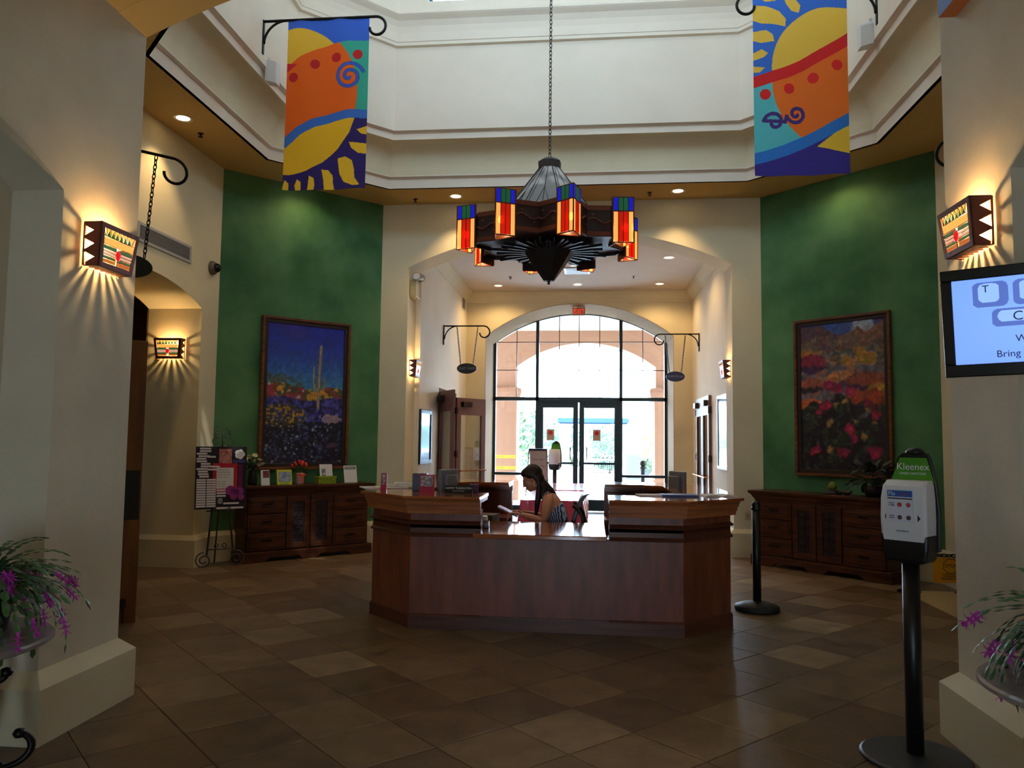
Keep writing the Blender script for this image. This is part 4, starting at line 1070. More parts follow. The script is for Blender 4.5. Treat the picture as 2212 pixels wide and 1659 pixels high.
def paint_blossom(u, v):
    u, v = u+.10*(fbm(u, v, 9, 71, 1.6)-.5)+.05*(fbm(u, v, 30, 73, 1.6)-.5), v+.05*(fbm(u, v, 9, 77, 1.6)-.5)+.03*(fbm(u, v, 30, 79, 1.6)-.5)
    rgb = np.empty(u.shape+(3,)); n1 = fbm(u, v, 6, 41, 1.6); n2 = fbm(u, v, 13, 47, 1.6); n3 = fbm(u, v, 32, 51, 1.6)
    rgb[:] = np.array([104, 84, 96])
    A = lambda m_, c: fill(rgb, m_, c)
    A(v > .8, (58, 96, 180)); A((v > .84) & (np.hypot(u-.78, (v-.97)*1.6) < .09+.05*n2), (196, 210, 235)); A((v > .9) & (v < .955) & (n1 > .5), (140, 170, 214))
    m1 = v < .985-.16*np.clip(u-.28, 0, .3)/.3*(u < .58)-0.0*u-(u > .58)*(.16)
    A((u < .58) & (v < np.interp(u, [0, .25, .42, .58], [.985, .985, .93, .915])), (104, 70, 88))
    A((v < np.interp(u, [.5, .7, .82, .92, 1], [.905, .945, .925, .96, .985])) & (u > .5), (146, 104, 84))
    mid = v < .885+.03*np.sin(u*6)
    A(mid & (n1 > .35), (120, 92, 84)); A(mid & (n2 > .58), (132, 118, 92))
    b1 = v < .82; A(b1, (138, 130, 138)); A(b1 & (n2 > .52), (196, 140, 50)); A(b1 & (n2 < .42), (88, 96, 84)); A(b1 & (n3 > .66), (206, 120, 90))
    b2 = v < .70; A(b2, (122, 116, 130)); A(b2 & (n2 > .56), (170, 120, 100))
    for (cx_, cy_, a, b, c, c2) in ((.12, .73, .20, .065, (150, 40, 76), (70, 40, 90)), (.12, .575, .17, .05, (190, 96, 70), (60, 44, 60)), (.50, .605, .20, .055, (214, 146, 96), (110, 70, 110)),
                                    (.78, .585, .22, .075, (166, 84, 62), (88, 54, 84)), (.94, .53, .12, .05, (214, 164, 60), (190, 130, 40)), (.80, .46, .26, .075, (190, 84, 52), (110, 50, 60)), (.14, .425, .24, .06, (224, 110, 60), (150, 60, 60))):
        e = np.hypot((u-cx_)/a, (v-cy_)/b) < .92+.22*n2; A(e, c); A(e & (v < cy_-b*.25), c2)
    dk = v < .38+.06*np.sin(u*7)+.06*n1+(np.hypot((u-.55)/.2, (v-.42)/.12) < 1)*.12
    A(dk, (34, 28, 44)); A(dk & (n2 > .55), (40, 52, 44)); A(dk & (n3 > .66), (86, 96, 76))
    for (cx_, cy_, s_) in ((.36, .575, .05), (.46, .55, .055), (.31, .44, .07), (.61, .52, .05), (.78, .455, .04), (.88, .37, .05), (.60, .275, .05), (.63, .215, .042), (.19, .14, .06), (.53, .12, .06), (.88, .12, .075), (.24, .40, .03)):
        A(np.hypot((u-cx_), (v-cy_)*1.62) < s_*(.7+.7*n2), (170, 34, 80)); A(np.hypot((u-cx_-.01), (v-cy_)*1.62+.01) < s_*.4*(.7+.6*n2), (204, 60, 100))
    for (cx_, cy_, s_) in ((.43, .43, .045), (.54, .455, .04), (.34, .325, .05), (.78, .40, .04), (.36, .14, .055), (.88, .32, .035), (.67, .33, .03), (.76, .23, .04)):
        an = np.arctan2((v-cy_)*1.62, u-cx_); A(np.hypot((u-cx_), (v-cy_)*1.62) < s_*(.45+.55*np.abs(np.sin(an*9))), (190, 150, 84))
    return brushed(rgb*.86, u, v, 95, 3, .7)
oil = attr_mat('oil_paint', .5, coat=.15, bump=.25)
def framed(nm, label, loc, rz, W_, H_, func, nx, ny):
    o = thing(nm, label, 'painting', loc, rz)
    g = G()
    for a, b, d, mat, part in ((0, .035, .055, frame_wood, 'frame'), (.035, .085, .035, frame_dark, 'inner_frame')):
        g = G()
        for (x0, x1, z0, z1) in ((-W_/2+a, W_/2-a, a, b), (-W_/2+a, W_/2-a, H_-b, H_-a), (-W_/2+a, -W_/2+b, b, H_-b), (W_/2-b, W_/2-a, b, H_-b)): g.box(x0, x1, -d, 0, z0, z1)
        obj(part, g, mat, o, bev=.004)
    p = painted('canvas', W_-.16, H_-.16, nx, ny, func, oil, o, loc=(0, -.018, .08))
    return o
framed('painting', 'large framed painting of a tall saguaro cactus under deep blue sky', (-3.985+.01, 10.365, 1.16), R(45), 1.30, 2.08, paint_saguaro, 150, 250)
framed('painting', 'large framed painting of pink cactus blossoms among boulders and mountains', (3.235, 10.355, 1.17), R(-45), 1.30, 2.09, paint_blossom, 150, 250)
# ================================================================== SIDEBOARDS
carve = M('carved_dark_panel', (44, 34, 36), .5, bump=.8, bscale=18)
def sideboard(label, loc, rz):
    o = thing('sideboard', label, 'cabinet', loc, rz, 'dark carved sideboards')
    W_, Dp, H_ = 1.80, .40, .93
    g = G(); g.box(-W_/2+.03, W_/2-.03, 0.02, Dp, .13, .86); obj('carcass', g, dark_wood, o, bev=.004)
    def frame_loft(prof): 
        q = G(); q.loft([[(-W_/2-e, -e, z), (W_/2+e, -e, z), (W_/2+e, Dp, z), (-W_/2-e, Dp, z)] for e, z in prof]); q.f += [(3,2,1,0), tuple(len(q.v)-4+i for i in range(4))]; return q
    obj('top', frame_loft([(-.02, .84), (-.015, .86), (.0, .88), (.015, .91), (.04, .935), (.045, .94), (.045, .968), (.0401, .97)]), dark_wood, o, bev=.002)
    g = G(); pts = [(-W_/2-.02, 0), (-W_/2+.28, 0), (-W_/2+.36, .055), (-.16, .055), (-.10, 0), (.10, 0), (.16, .055), (W_/2-.36, .055), (W_/2-.28, 0), (W_/2+.02, 0), (W_/2+.02, .13), (-W_/2-.02, .13)]
    g.poly_y(pts, -.03, 0.02); g.box(-W_/2-.02, -W_/2+.01, .02, Dp, 0, .13); g.box(W_/2-.01, W_/2+.02, .02, Dp, 0, .13); obj('plinth', g, dark_wood, o, bev=.005)
    for s in (-1, 1):
        for k, (z0, z1) in enumerate(((.15, .36), (.385, .595), (.62, .82))):
            g = G(); xa, xb = (s*.34, s*.84); xa, xb = min(xa, xb), max(xa, xb)
            g.box(xa, xb, -.005, .02, z0, z1); g.box(xa+.03, xb-.03, -.014, -.005, z0+.03, z1-.03)
            dr = obj('drawer', g, dark_wood, o, bev=.004)
            h = G(); h.tube([((xa+xb)/2+.06*math.cos(t), -.035-.004*math.sin(t), (z0+z1)/2+.02-.035*math.sin(t)) for t in [PI*i/8 for i in range(9)]], .005, 6); h.box((xa+xb)/2-.07, (xa+xb)/2+.07, -.018, -.014, (z0+z1)/2, (z0+z1)/2+.03); obj('pull', h, bronze, dr)
        g = G(); xa, xb = min(s*.01, s*.32), max(s*.01, s*.32)
        for (x0, x1, z0, z1) in ((xa, xb, .15, .22), (xa, xb, .75, .82), (xa, xa+.07, .22, .75), (xb-.07, xb, .22, .75)): g.box(x0, x1, -.008, .02, z0, z1)
        dd = obj('door', g, dark_wood, o, bev=.004)
        cx_ = (xa+xb)/2; g = G(); g.box(xa+.07, xb-.07, .008, .02, .22, .75); obj('carved_panel', g, carve, dd)
        c = G()
        for z in (.30, .42, .54, .66):
            for e in (-1, 1): c.tube(spiral((cx_+e*.03, .0, z), .035, .008, 0 if e > 0 else PI, (0 if e > 0 else PI)+e*2.6*PI, 18), .005, 5)
        c.tube([(cx_, .0, .24), (cx_, 0, .73)], .005, 5)
        obj('scrollwork', c, carve, dd)
    return o
sideboard('dark carved wooden sideboard under the saguaro painting, left green wall', (-3.735, 10.055, 0), R(45))
sideboard('dark carved wooden sideboard under the blossom painting, right green wall', (2.775, 9.965, 0), R(-45))
# ================================================================== RECEPTION DESK
desk = thing('reception_desk', 'octagonal wooden reception desk with high counters and a low front ledge', 'desk', (-.39, 7.87, 0))
HW, HD, CC = 1.61, 1.32, .46
def dpath(x_end_front, s):
    """front gap edge -> corner -> chamfer -> side -> chamfer -> back gap edge; outside on the right for s=-1 going ..."""
    p = [(-.54, -HD), (-HW+CC, -HD), (-HW, -HD+CC), (-HW, HD-CC), (-HW+CC, HD), (-.54, HD)]
    if s > 0: p = [(-x, y) for x, y in p][::-1]
    return p
# outward is to the left of this path for s=-1 (west-going along the front), so offsets are negative outward
for s in (-1, 1):
    pth = dpath(0, s)
    O = lambda prof: [(-0-o_, z) for o_, z in prof] if False else prof
    # path (front, heading -x): right normal = (dy,-dx) -> (0,+1) = inward; so outward offset = negative
    sg_ = 1
    pr = lambda L: [(-o_, z) for o_, z in L]
    obj('desk_body', sweep(pth, pr([(0, .10), (0, 1.0), (-.10, 1.0), (-.10, .10)])), deskwood, desk)
    obj('plinth', sweep(pth, pr([(.015, 0), (.015, .10), (.008, .115), (0, .12), (-.1, .12), (-.1, 0)])), deskneck, desk)
    obj('neck_moulding', sweep(pth, pr([(0, .765), (.018, .77), (.022, .785), (.006, .80), (0, .84), (0, .865), (.022, .87), (.028, .885), (.006, .90), (0, .905)])), deskneck, desk)
    obj('frieze', sweep(pth, pr([(0, .965), (.045, .965), (.05, 1.0), (.058, 1.003), (.062, 1.035), (.07, 1.038), (.074, 1.065), (.082, 1.08), (.095, 1.09), (-.4, 1.09), (-.4, 1.06), (0, 1.06)])), desktrim, desk)
    obj('countertop', sweep(pth, pr([(.11, 1.09), (.115, 1.10), (.11, 1.115), (-.45, 1.115), (-.45, 1.09)])), desktop_m, desk)
    # inner worktop
    obj('inner_worktop', sweep(pth, pr([(-.1, .70), (-.1, .735), (-.62, .735), (-.62, .70)])), deskwood, desk)
g = G(); g.box(-.54, .54, -HD, -HD+.1, 0.10, .78); obj('desk_body', g, deskwood, desk)
g = G(); g.box(-.54, .54, -HD-.015, -HD+.1, 0, .115); obj('plinth', g, deskneck, desk)
g = G(); g.box(-.585, .52, -HD-.17, -HD+.86, .78, .82); obj('low_ledge', g, desktop_m, desk, bev=.008)
# ================================================================== DESK ITEMS
C1 = 1.115
def box_thing(nm, label, cat, x, y, z, sx_, sy_, sz_, mat, rz=0, bev=.003, group=None):
    g = G(); g.box(-sx_/2, sx_/2, -sy_/2, sy_/2, 0, sz_); o = tag(obj(nm, g, mat, loc=(x, y, z), rot=(0, 0, rz), bev=bev), label, cat, group); return o
newsm = M('newsprint', (206, 204, 198), .85, scale=30, rgb2=(120, 118, 116))
for k, (x, y, rz, a, b, lb) in enumerate(((-2.02, 7.42, .5, .42, .30, 'lowest newspaper sheet fanned on the left end of the desk'), (-1.90, 7.60, .3, .40, .28, 'middle newspaper sheet fanned on the left end of the desk'), (-1.80, 7.78, .15, .40, .28, 'topmost newspaper fanned on the left end of the desk, towards the wall'))):
    o = thing('newspaper', lb, 'newspaper', (x, y, C1+k*.012), rz); g = G(); g.box(-a/2, a/2, -b/2, b/2, 0, .010); obj('pages', g, white_paper, o, bev=.002); g = G(); g.box(-a/2+.02, a/2-.02, -b/2+.02, b/2-.02, .010, .011); obj('printed_face', g, newsm, o)
pinkp = M('magenta_card', (190, 40, 80), .5)
for x, y, rz, w_, h_, lb in ((-1.96, 7.20, .15, .055, .155, 'narrow red and white card holder at the left corner of the desk'), (-1.50, 7.0, .1, .135, .155, 'magenta framed card stand beside the black box on the desk')):
    o = thing('card_stand', lb, 'card holder', (x, y, C1), rz)
    g = G(); g.prism([(-.035, 0), (.03, 0), (.012, h_), (.004, h_)], lambda p: (-w_/2, p[0], p[1]), lambda p: (w_/2, p[0], p[1])); obj('stand', g, pinkp, o)
    g = G(); c = G()
    g.add([(-w_/2+.012, -.030, .05), (w_/2-.012, -.030, .05), (w_/2-.012, -.004, h_-.01), (-w_/2+.012, -.004, h_-.01)], [(0,1,2,3)]); g.xf(Matrix.Translation((0, -.004, 0))); obj('picture', g, M('pale_photo', (200, 190, 196), .5, scale=40, rgb2=(70, 56, 80)), o)
box_thing('organiser_box', 'black organiser box beside the magenta card stand on the desk', 'box', -1.60, 7.16, C1, .13, .14, .16, black_p, .1)
o = thing('nameplate', 'black desk nameplate with white lettering on the left counter', 'nameplate', (-1.18, 6.86, C1), .02)
g = G(); g.prism([(-.03, 0), (.03, 0), (.012, .07), (.0, .07)], lambda p: (-.125, p[0], p[1]), lambda p: (.125, p[0], p[1])); obj('plate', g, black_p, o, bev=.002)
tl = R(90-23)
text('SAMMY THORNTON', .027, white_paper, o, (0, -.0135, .046), (R(67), 0, 0), sx_=.93); text('Executive Director', .014, white_paper, o, (0, -.0225, .023), (R(67), 0, 0))
def monitor(label, loc, rz, s=.36, h=.29):
    o = thing('monitor', label, 'monitor', loc, rz)
    g = G(); g.box(-s/2, s/2, -.02, .02, .12, .12+h); g.box(-s/2+.06, s/2-.06, .02, .06, .17, .07+h); obj('housing', g, M('monitor_silver', (120, 124, 134), .35), o, bev=.008)
    g = G(); g.box(-s/2+.015, s/2-.015, -.023, -.02, .135, .105+h); obj('screen', g, M('dark_screen', (12, 14, 18), .1), o)
    g = G(); g.box(-.03, .03, -.01, .05, .01, .2); g.lathe([(.11, 0), (.11, .012), (.03, .02)], n=20); obj('stand', g, black_p, o)
    return o
monitor('silver flat monitor seen from behind, on the left inner desk', (-1.37, 7.32, .90), R(248), .30, .29)
monitor('silver flat monitor on the right inner desk, tilted away', (.90, 8.25, .88), R(112), .32, .29)
for x, y in ((-1.37, 7.32), (.90, 8.25)):
    box_thing('monitor_riser', 'dark riser under the %s monitor' % ('left' if x < 0 else 'right'), 'riser', x, y, .735, .26, .22, .165 if x < 0 else .145, black_p)
box_thing('tissue_box', 'small purple box behind the nameplate on the left counter', 'box', -1.07, 7.03, C1, .08, .08, .075, M('purple_card', (92, 50, 96), .6, var=.4, scale=40), .3)
tag(obj('folder', (lambda g: (g.box(-.11, .11, -.09, .09, 0, .012), g)[1])(G()), white_paper, loc=(.52, 7.02, C1), rot=(0, 0, .2)), 'pale folder at the left end of the right counter', 'folder')
tag(obj('folder', (lambda g: (g.box(-.16, .16, -.10, .10, 0, .016), g)[1])(G()), M('blue_folder', (48, 92, 160), .5), loc=(.78, 7.05, C1), rot=(0, 0, .05)), 'blue folder on the right counter near the monitor', 'folder')
o = thing('open_magazine', 'open magazine lying at the right corner of the desk', 'magazine', (1.14, 7.12, C1), .15)
g = G()
for s in (-1, 1): g.loft([[(s*.002, y, .004), (s*.05, y, .02), (s*.13, y, .012), (s*.15, y, .004), (s*.15, y, 0), (s*.002, y, 0)] for y in (-.10, .10)]); g.f += [tuple(range(len(g.v)-12, len(g.v)-6)), tuple(range(len(g.v)-6, len(g.v)))]
obj('pages', g, white_paper, o)
ZL = .822
o = thing('telephone', 'black desk telephone with pale pad on the low ledge', 'telephone', (-.99, 6.86, ZL), .1)
g = G(); g.loft([[(-.09, -.09, z), (.09, -.09, z), (.09, .09, z2), (-.09, .09, z2)] for z, z2 in ((0, 0), (.025, .05))]); g.f += [(3,2,1,0), (4,5,6,7)]; obj('base', g, black_p, o, bev=.006)
g = G(); g.tube([(-.07, -.07, .04), (-.07, 0, .075), (-.07, .07, .07)], [.02, .014, .02], 8); obj('handset', g, black_p, o, True)
g = G(); g.box(-.10, .08, .06, .19, .05, .085); g.xf(Matrix.Rotation(.1, 4, 'Z')); obj('note_pad', g, white_paper, o, bev=.003)
box_thing('file_tray', 'dark paper tray on the inner desk left of the woman', 'tray', -1.12, 7.95, .735, .30, .24, .10, M('tray_brown', (70, 52, 44), .5), -.2)
# ================================================================== WOMAN
def skin_mesh(chains, sub=2):
    """chains: list of lists of (x,y,z,r); first vertices closer than 1e-4 are merged"""
    V = []; E = []; Rr = []
    def vid(p):
        for i, q in enumerate(V):
            if (Vector(q)-Vector(p[:3])).length < 1e-4: return i
        V.append(tuple(p[:3])); Rr.append(p[3]); return len(V)-1
    for ch in chains:
        ids = [vid(p) for p in ch]
        E += [(a, b) for a, b in zip(ids[:-1], ids[1:])]
    me = bpy.data.meshes.new('tmp'); me.from_pydata(V, E, []); o = bpy.data.objects.new('tmp', me); COL.objects.link(o)
    sk = o.modifiers.new('s', 'SKIN'); sk.use_smooth_shade = True
    for i, r in enumerate(Rr):
        q = me.skin_vertices[0].data[i]
        if isinstance(r, tuple): q.radius = r
        else: q.radius = (r, r)
        q.use_root = (i == 0)
    if sub: sb = o.modifiers.new('b', 'SUBSURF'); sb.levels = sub; sb.render_levels = sub
    bpy.context.view_layer.update()
    m2 = bpy.data.meshes.new_from_object(o.evaluated_get(bpy.context.evaluated_depsgraph_get()))
    bpy.data.objects.remove(o)
    return m2
def merge_remesh(name, meshes, vox, mat, parent, smooth_it=4):
    bm = bmesh.new()
    for me in meshes: bm.from_mesh(me)
    mm = bpy.data.meshes.new(name); bm.to_mesh(mm); bm.free()
    o = bpy.data.objects.new('tmp', mm); COL.objects.link(o)
    r = o.modifiers.new('r', 'REMESH'); r.mode = 'VOXEL'; r.voxel_size = vox; r.use_smooth_shade = True
    s = o.modifiers.new('s', 'SMOOTH'); s.iterations = smooth_it; s.factor = .5
    bpy.context.view_layer.update()
    m2 = bpy.data.meshes.new_from_object(o.evaluated_get(bpy.context.evaluated_depsgraph_get())); m2.name = name
    bpy.data.objects.remove(o)
    m2.materials.clear(); m2.materials.append(mat)
    for p in m2.polygons: p.use_smooth = True
    return obj(name, m2, None, parent)
skin_m = M('skin', (206, 142, 112), .5, var=.06, spec=.35)
wroot = thing('person', 'woman with long dark hair and striped sleeveless top, seated at the desk reading papers', 'person', (-.36, 7.85, 0))
hc = Vector((-.235, 0, 1.205)); tiltm = Matrix.Translation(hc) @ Matrix.Rotation(R(-28), 4, 'Y')
def headpart(c, r, sc=(1,1,1), n=16):
    g = G(); g.ball((0, 0, 0), 1, n*2); g.xf(tiltm @ Matrix.Translation(c) @ Matrix.Diagonal((r*sc[0], r*sc[1], r*sc[2], 1))); return mesh('t', g, None)
# head faces local -x
HP = [headpart((.012, 0, .035), .094, (1.03, .80, .95)), headpart((-.038, 0, -.02), .066, (.95, .90, 1.25)), headpart((-.060, 0, -.082), .034, (1.0, .95, .8)), headpart((-.03, 0, -.07), .050, (1.1, 1.0, .8)),
      headpart((-.102, 0, -.012), .013, (1.1, .8, 1.9)), headpart((-.113, 0, -.030), .0115, (1.2, 1.1, .9)), headpart((-.094, 0, -.060), .012, (1.0, 1.9, .55)), headpart((-.092, 0, -.071), .012, (1.0, 1.7, .55)),
      headpart((-.082, 0, .025), .030, (.6, 1.9, .45))]
for s in (-1, 1):
    HP += [headpart((-.052, s*.036, -.03), .028, (1, 1, 1)), headpart((.012, s*.076, -.008), .026, (.75, .32, 1.2)), headpart((-.084, s*.031, .004), .013, (.7, 1.2, .8))]
elL, wrL = (-.10, -.225, .80), (-.345, -.15, .865); elR, wrR = (-.12, .22, .80), (-.36, .07, .865)
body = [[(.03, 0, .52, .13), (.03, 0, .62, .14), (.02, 0, .72, (.12, .13)), (-.0, 0, .83, (.12, .13)), (-.02, 0, .93, (.115, .14)), (-.05, 0, 1.01, (.09, .13)), (-.085, 0, 1.06, .06)],
        [(-.06, 0, 1.02, .062), (-.105, 0, 1.085, .052), (-.15, 0, 1.13, .050), (-.20, 0, 1.18, .05)]]
for s, el, wr in ((-1, elL, wrL), (1, elR, wrR)):
    body.append([(-.055, s*.06, 1.015, .055), (-.065, s*.13, 1.02, .062), (-.07, s*.175, .995, .063), (-.08, s*.200, .92, .058), (-.09, s*.215, .85, .050), (el[0], el[1], el[2], .042), ((el[0]*2+wr[0])/3, (el[1]*2+wr[1])/3, (el[2]*2+wr[2])/3, .041), ((el[0]+wr[0]*2)/3, (el[1]+wr[1]*2)/3, (el[2]+wr[2]*2)/3, .033), (wr[0], wr[1], wr[2], .024)])
    body.append([(.02, s*.07, .57, .10), (-.10, s*.10, .555, .095), (-.26, s*.11, .555, .08), (-.42, s*.11, .54, .060), (-.44, s*.11, .44, .055), (-.43, s*.11, .28, .052), (-.42, s*.11, .12, .038), (-.44, s*.11, .06, .036), (-.56, s*.11, .035, .03)])
def hand(wr, s, dirv):
    d = Vector(dirv).normalized(); side = Vector((0, 1, 0)); side = (side-d*side.dot(d)).normalized(); dn = d.cross(side)*1
    if dn.z > 0: dn = -dn
    w0 = Vector(wr); parts = []; p1 = w0+d*.075
    parts.append([(*w0, .023), (*(w0+d*.035), (.034, .017)), (*p1, (.036, .014))])
    for k, L in enumerate((.060, .070, .065, .050)):
        o_ = side*(.027-.018*k); b = p1+o_-d*.015
        parts.append([(*b, .0095), (*(b+d*L*.5+dn*.004), .0088), (*(b+d*L*.78+dn*.018), .008), (*(b+d*L*.92+dn*.032), .007)])
    t = w0+d*.025+side*s*.028
    parts.append([(*t, .012), (*(t+side*s*.022+d*.022+dn*-.004), .0105), (*(t+side*s*.022+d*.052-dn*.004), .0085)])
    return parts
HM = []
for wr, s, dv in ((wrL, 1, (-.9, .25, .10)), (wrR, -1, (-.9, .1, .10))):
    for ch in hand(wr, s, dv): HM.append(skin_mesh([ch], 1))
merge_remesh('body', HP+[skin_mesh([ch], 1) for ch in body]+HM, .0065, skin_m, wroot, 3)
# facial features
dk_hair = M('dark_hair', (42, 26, 22), .45, scale=30, rgb2=(26, 16, 14), stretch=(4, 4, .5), spec=.4)
for s in (-1, 1):
    for nm, c, r, sc, mt in (('eye', (-.091, s*.031, .001), .0085, (.6, 1.3, .6), M('eye_dark', (34, 24, 22), .3)), ('eyebrow', (-.094, s*.033, .023), .010, (.4, 1.9, .28), dk_hair)):
        g = G(); g.ball((0,0,0), 1, 10); g.xf(tiltm @ Matrix.Translation(c) @ Matrix.Diagonal((r*sc[0], r*sc[1], r*sc[2], 1))); obj(nm, g, mt, wroot, True)
g = G(); g.ball((0,0,0), 1, 12); g.xf(tiltm @ Matrix.Translation((-.101, 0, -.065)) @ Matrix.Diagonal((.006, .019, .007, 1))); obj('lips', g, M('lips', (176, 84, 84), .4), wroot, True)
# hair
hairp = [headpart((.030, 0, .052), .098, (1.06, .90, .95)), headpart((-.02, 0, .085), .068, (1.0, 1.0, .70)), headpart((.065, 0, -.01), .070, (.8, 1.0, 1.2))]
for s in (-1, 1):
    p = [tiltm @ Vector(q) for q in ((-.045, s*.066, .072), (.005, s*.083, .045), (.045, s*.082, -.01), (.05, s*.078, -.06))]
    hairp.append(skin_mesh([[(*p[0], .014), (*p[1], .020), (*p[2], .026), (*p[3], .028), (-.165, s*.085, 1.09, .028), (-.175, s*.095, 1.0, .028), (-.185, s*.09, .93, .024), (-.19, s*.085, .87, .016), (-.19, s*.08, .83, .006)]], 1))
q = tiltm @ Vector((.075, 0, -.04))
hairp.append(skin_mesh([[(*q, .06), (-.11, 0, 1.13, .055), (-.055, 0, 1.08, (.045, .06)), (-.01, .03, 1.03, .03), (.03, .04, .97, .015)]], 1))
for s in (-.03, .03): hairp.append(skin_mesh([[(*q, .05), (-.12, s, 1.12, .045), (-.12, s*2, 1.07, .035), (-.165, s*2.4, 1.0, .026)]], 1))
merge_remesh('hair', hairp, .007, dk_hair, wroot, 4)
def stripe_mat():
    mt = bpy.data.materials.new('striped_top'); mt.use_nodes = True; n = mt.node_tree; b = n.nodes['Principled BSDF']
    t = n.nodes.new('ShaderNodeTexCoord'); wv = n.nodes.new('ShaderNodeTexWave'); wv.inputs['Scale'].default_value = 18; wv.inputs['Distortion'].default_value = 3.5; wv.inputs['Detail Scale'].default_value = 1.2
    mp = n.nodes.new('ShaderNodeMapping'); mp.inputs['Rotation'].default_value = (0, R(12), R(30)); n.links.new(t.outputs['Object'], mp.inputs[0]); n.links.new(mp.outputs[0], wv.inputs[0])
    rp = n.nodes.new('ShaderNodeValToRGB'); rp.color_ramp.elements[0].position = .62; rp.color_ramp.elements[1].position = .72; rp.color_ramp.elements[0].color = lin((52, 62, 110)); rp.color_ramp.elements[1].color = lin((205, 210, 230))
    n.links.new(wv.outputs[1], rp.inputs[0]); n.links.new(rp.outputs[0], b.inputs['Base Color']); b.inputs['Roughness'].default_value = .8
    return mt
topm = stripe_mat()
tp = [skin_mesh([[(.03, 0, .60, .158), (.03, 0, .70, .140), (.0, 0, .82, .137), (-.02, 0, .92, .134), (-.035, 0, .975, (.105, .115))]], 2), skin_mesh([[(-.045, -.05, .90, .095), (-.10, -.055, .90, .062)]], 1), skin_mesh([[(-.045, .05, .90, .095), (-.10, .055, .90, .062)]], 1)]
for s in (-1, 1): tp.append(skin_mesh([[(-.115, s*.075, .95, .014), (-.125, s*.085, 1.03, .010), (-.085, s*.09, 1.085, .010), (-.02, s*.08, 1.04, .010), (.045, s*.06, .95, .014)]], 1))
merge_remesh('top', tp, .008, topm, wroot, 2)
legs = [skin_mesh([[(.03, 0, .57, .158), (.0, s*.09, .545, .112), (-.22, s*.11, .557, .094), (-.42, s*.11, .54, .072), (-.445, s*.11, .36, .062), (-.425, s*.11, .14, .048)]], 1) for s in (-1, 1)]
merge_remesh('trousers', legs, .010, M('dark_trousers', (30, 30, 40), .8), wroot, 2)
g = G(); ring_ = [tiltm @ (Vector((.012, -.09, -.055))+Vector((.014*math.cos(t), 0, .018*math.sin(t)))) for t in [2*PI*k/14 for k in range(15)]]; g.tube(ring_, .0022, 5, False); obj('earring', g, M('brass', (190, 130, 90), .3, .8), wroot)
o = thing('magazine', 'folded papers the woman holds in her hands', 'magazine', (-.36, 7.85, 0))
g = G()
for k, (dz, dr) in enumerate(((0, 0), (.006, .04), (.012, -.03))):
    q = G(); q.box(-.11, .11, -.10, .10, 0, .003); q.xf(Matrix.Translation((-.475, -.03, .872+dz)) @ Matrix.Rotation(R(24), 4, 'Y') @ Matrix.Rotation(dr, 4, 'Z')); obj('sheet', q, M('printed_sheet', (190, 160, 178), .6, scale=30, rgb2=(120, 60, 90)), o)
# ---- office chair
o = thing('office_chair', 'black office chair with a curved backrest behind the seated woman', 'chair', (-.33, 7.85, 0))
g = G(); g.loft([[(sx_*a, sy_*b, z) for sx_, sy_ in ((-1,-1),(1,-1),(1,1),(-1,1))] for a, b, z in ((.20, .20, .36), (.24, .24, .38), (.24, .24, .405), (.20, .20, .42))]); g.f += [(3,2,1,0), tuple(len(g.v)-4+i for i in range(4))]; obj('seat', g, black_p, o, bev=.02)
g = G(); prof = [(.16, .50), (.10, .60), (.115, .74), (.155, .88), (.205, 1.0), (.245, 1.06), (.29, 1.075)]
g.loft([[(x, -.20, z), (x, .20, z), (x+.045, .20, z), (x+.045, -.20, z)] for x, z in prof]); g.f += [(3,2,1,0), tuple(len(g.v)-4+i for i in range(4))]; obj('backrest', g, black_p, o, bev=.012)
g = G()
for s in (-1, 1):
    g = G(); g.tube([(.155, s*.2, .96), (.20, s*.215, .93), (.245, s*.22, .86), (.27, s*.22, .74), (.26, s*.22, .6), (.18, s*.22, .42), (.1, s*.2, .37)], .02, 8); obj('arm_loop', g, black_p, o, True)
g = G(); g.cyl(0, 0, .10, .37, .028, 12); obj('gas_column', g, chrome, o, True)
g = G()
for k in range(5): a = 2*PI*k/5; g.tube([(0, 0, .10), (.27*math.cos(a), .27*math.sin(a), .065)], [.03, .018], 6)
obj('star_base', g, black_p, o)
for k in range(5): a = 2*PI*k/5; g = G(); g.ball((.28*math.cos(a), .28*math.sin(a), .03), .03, 10); obj('caster', g, black_p, o, True)
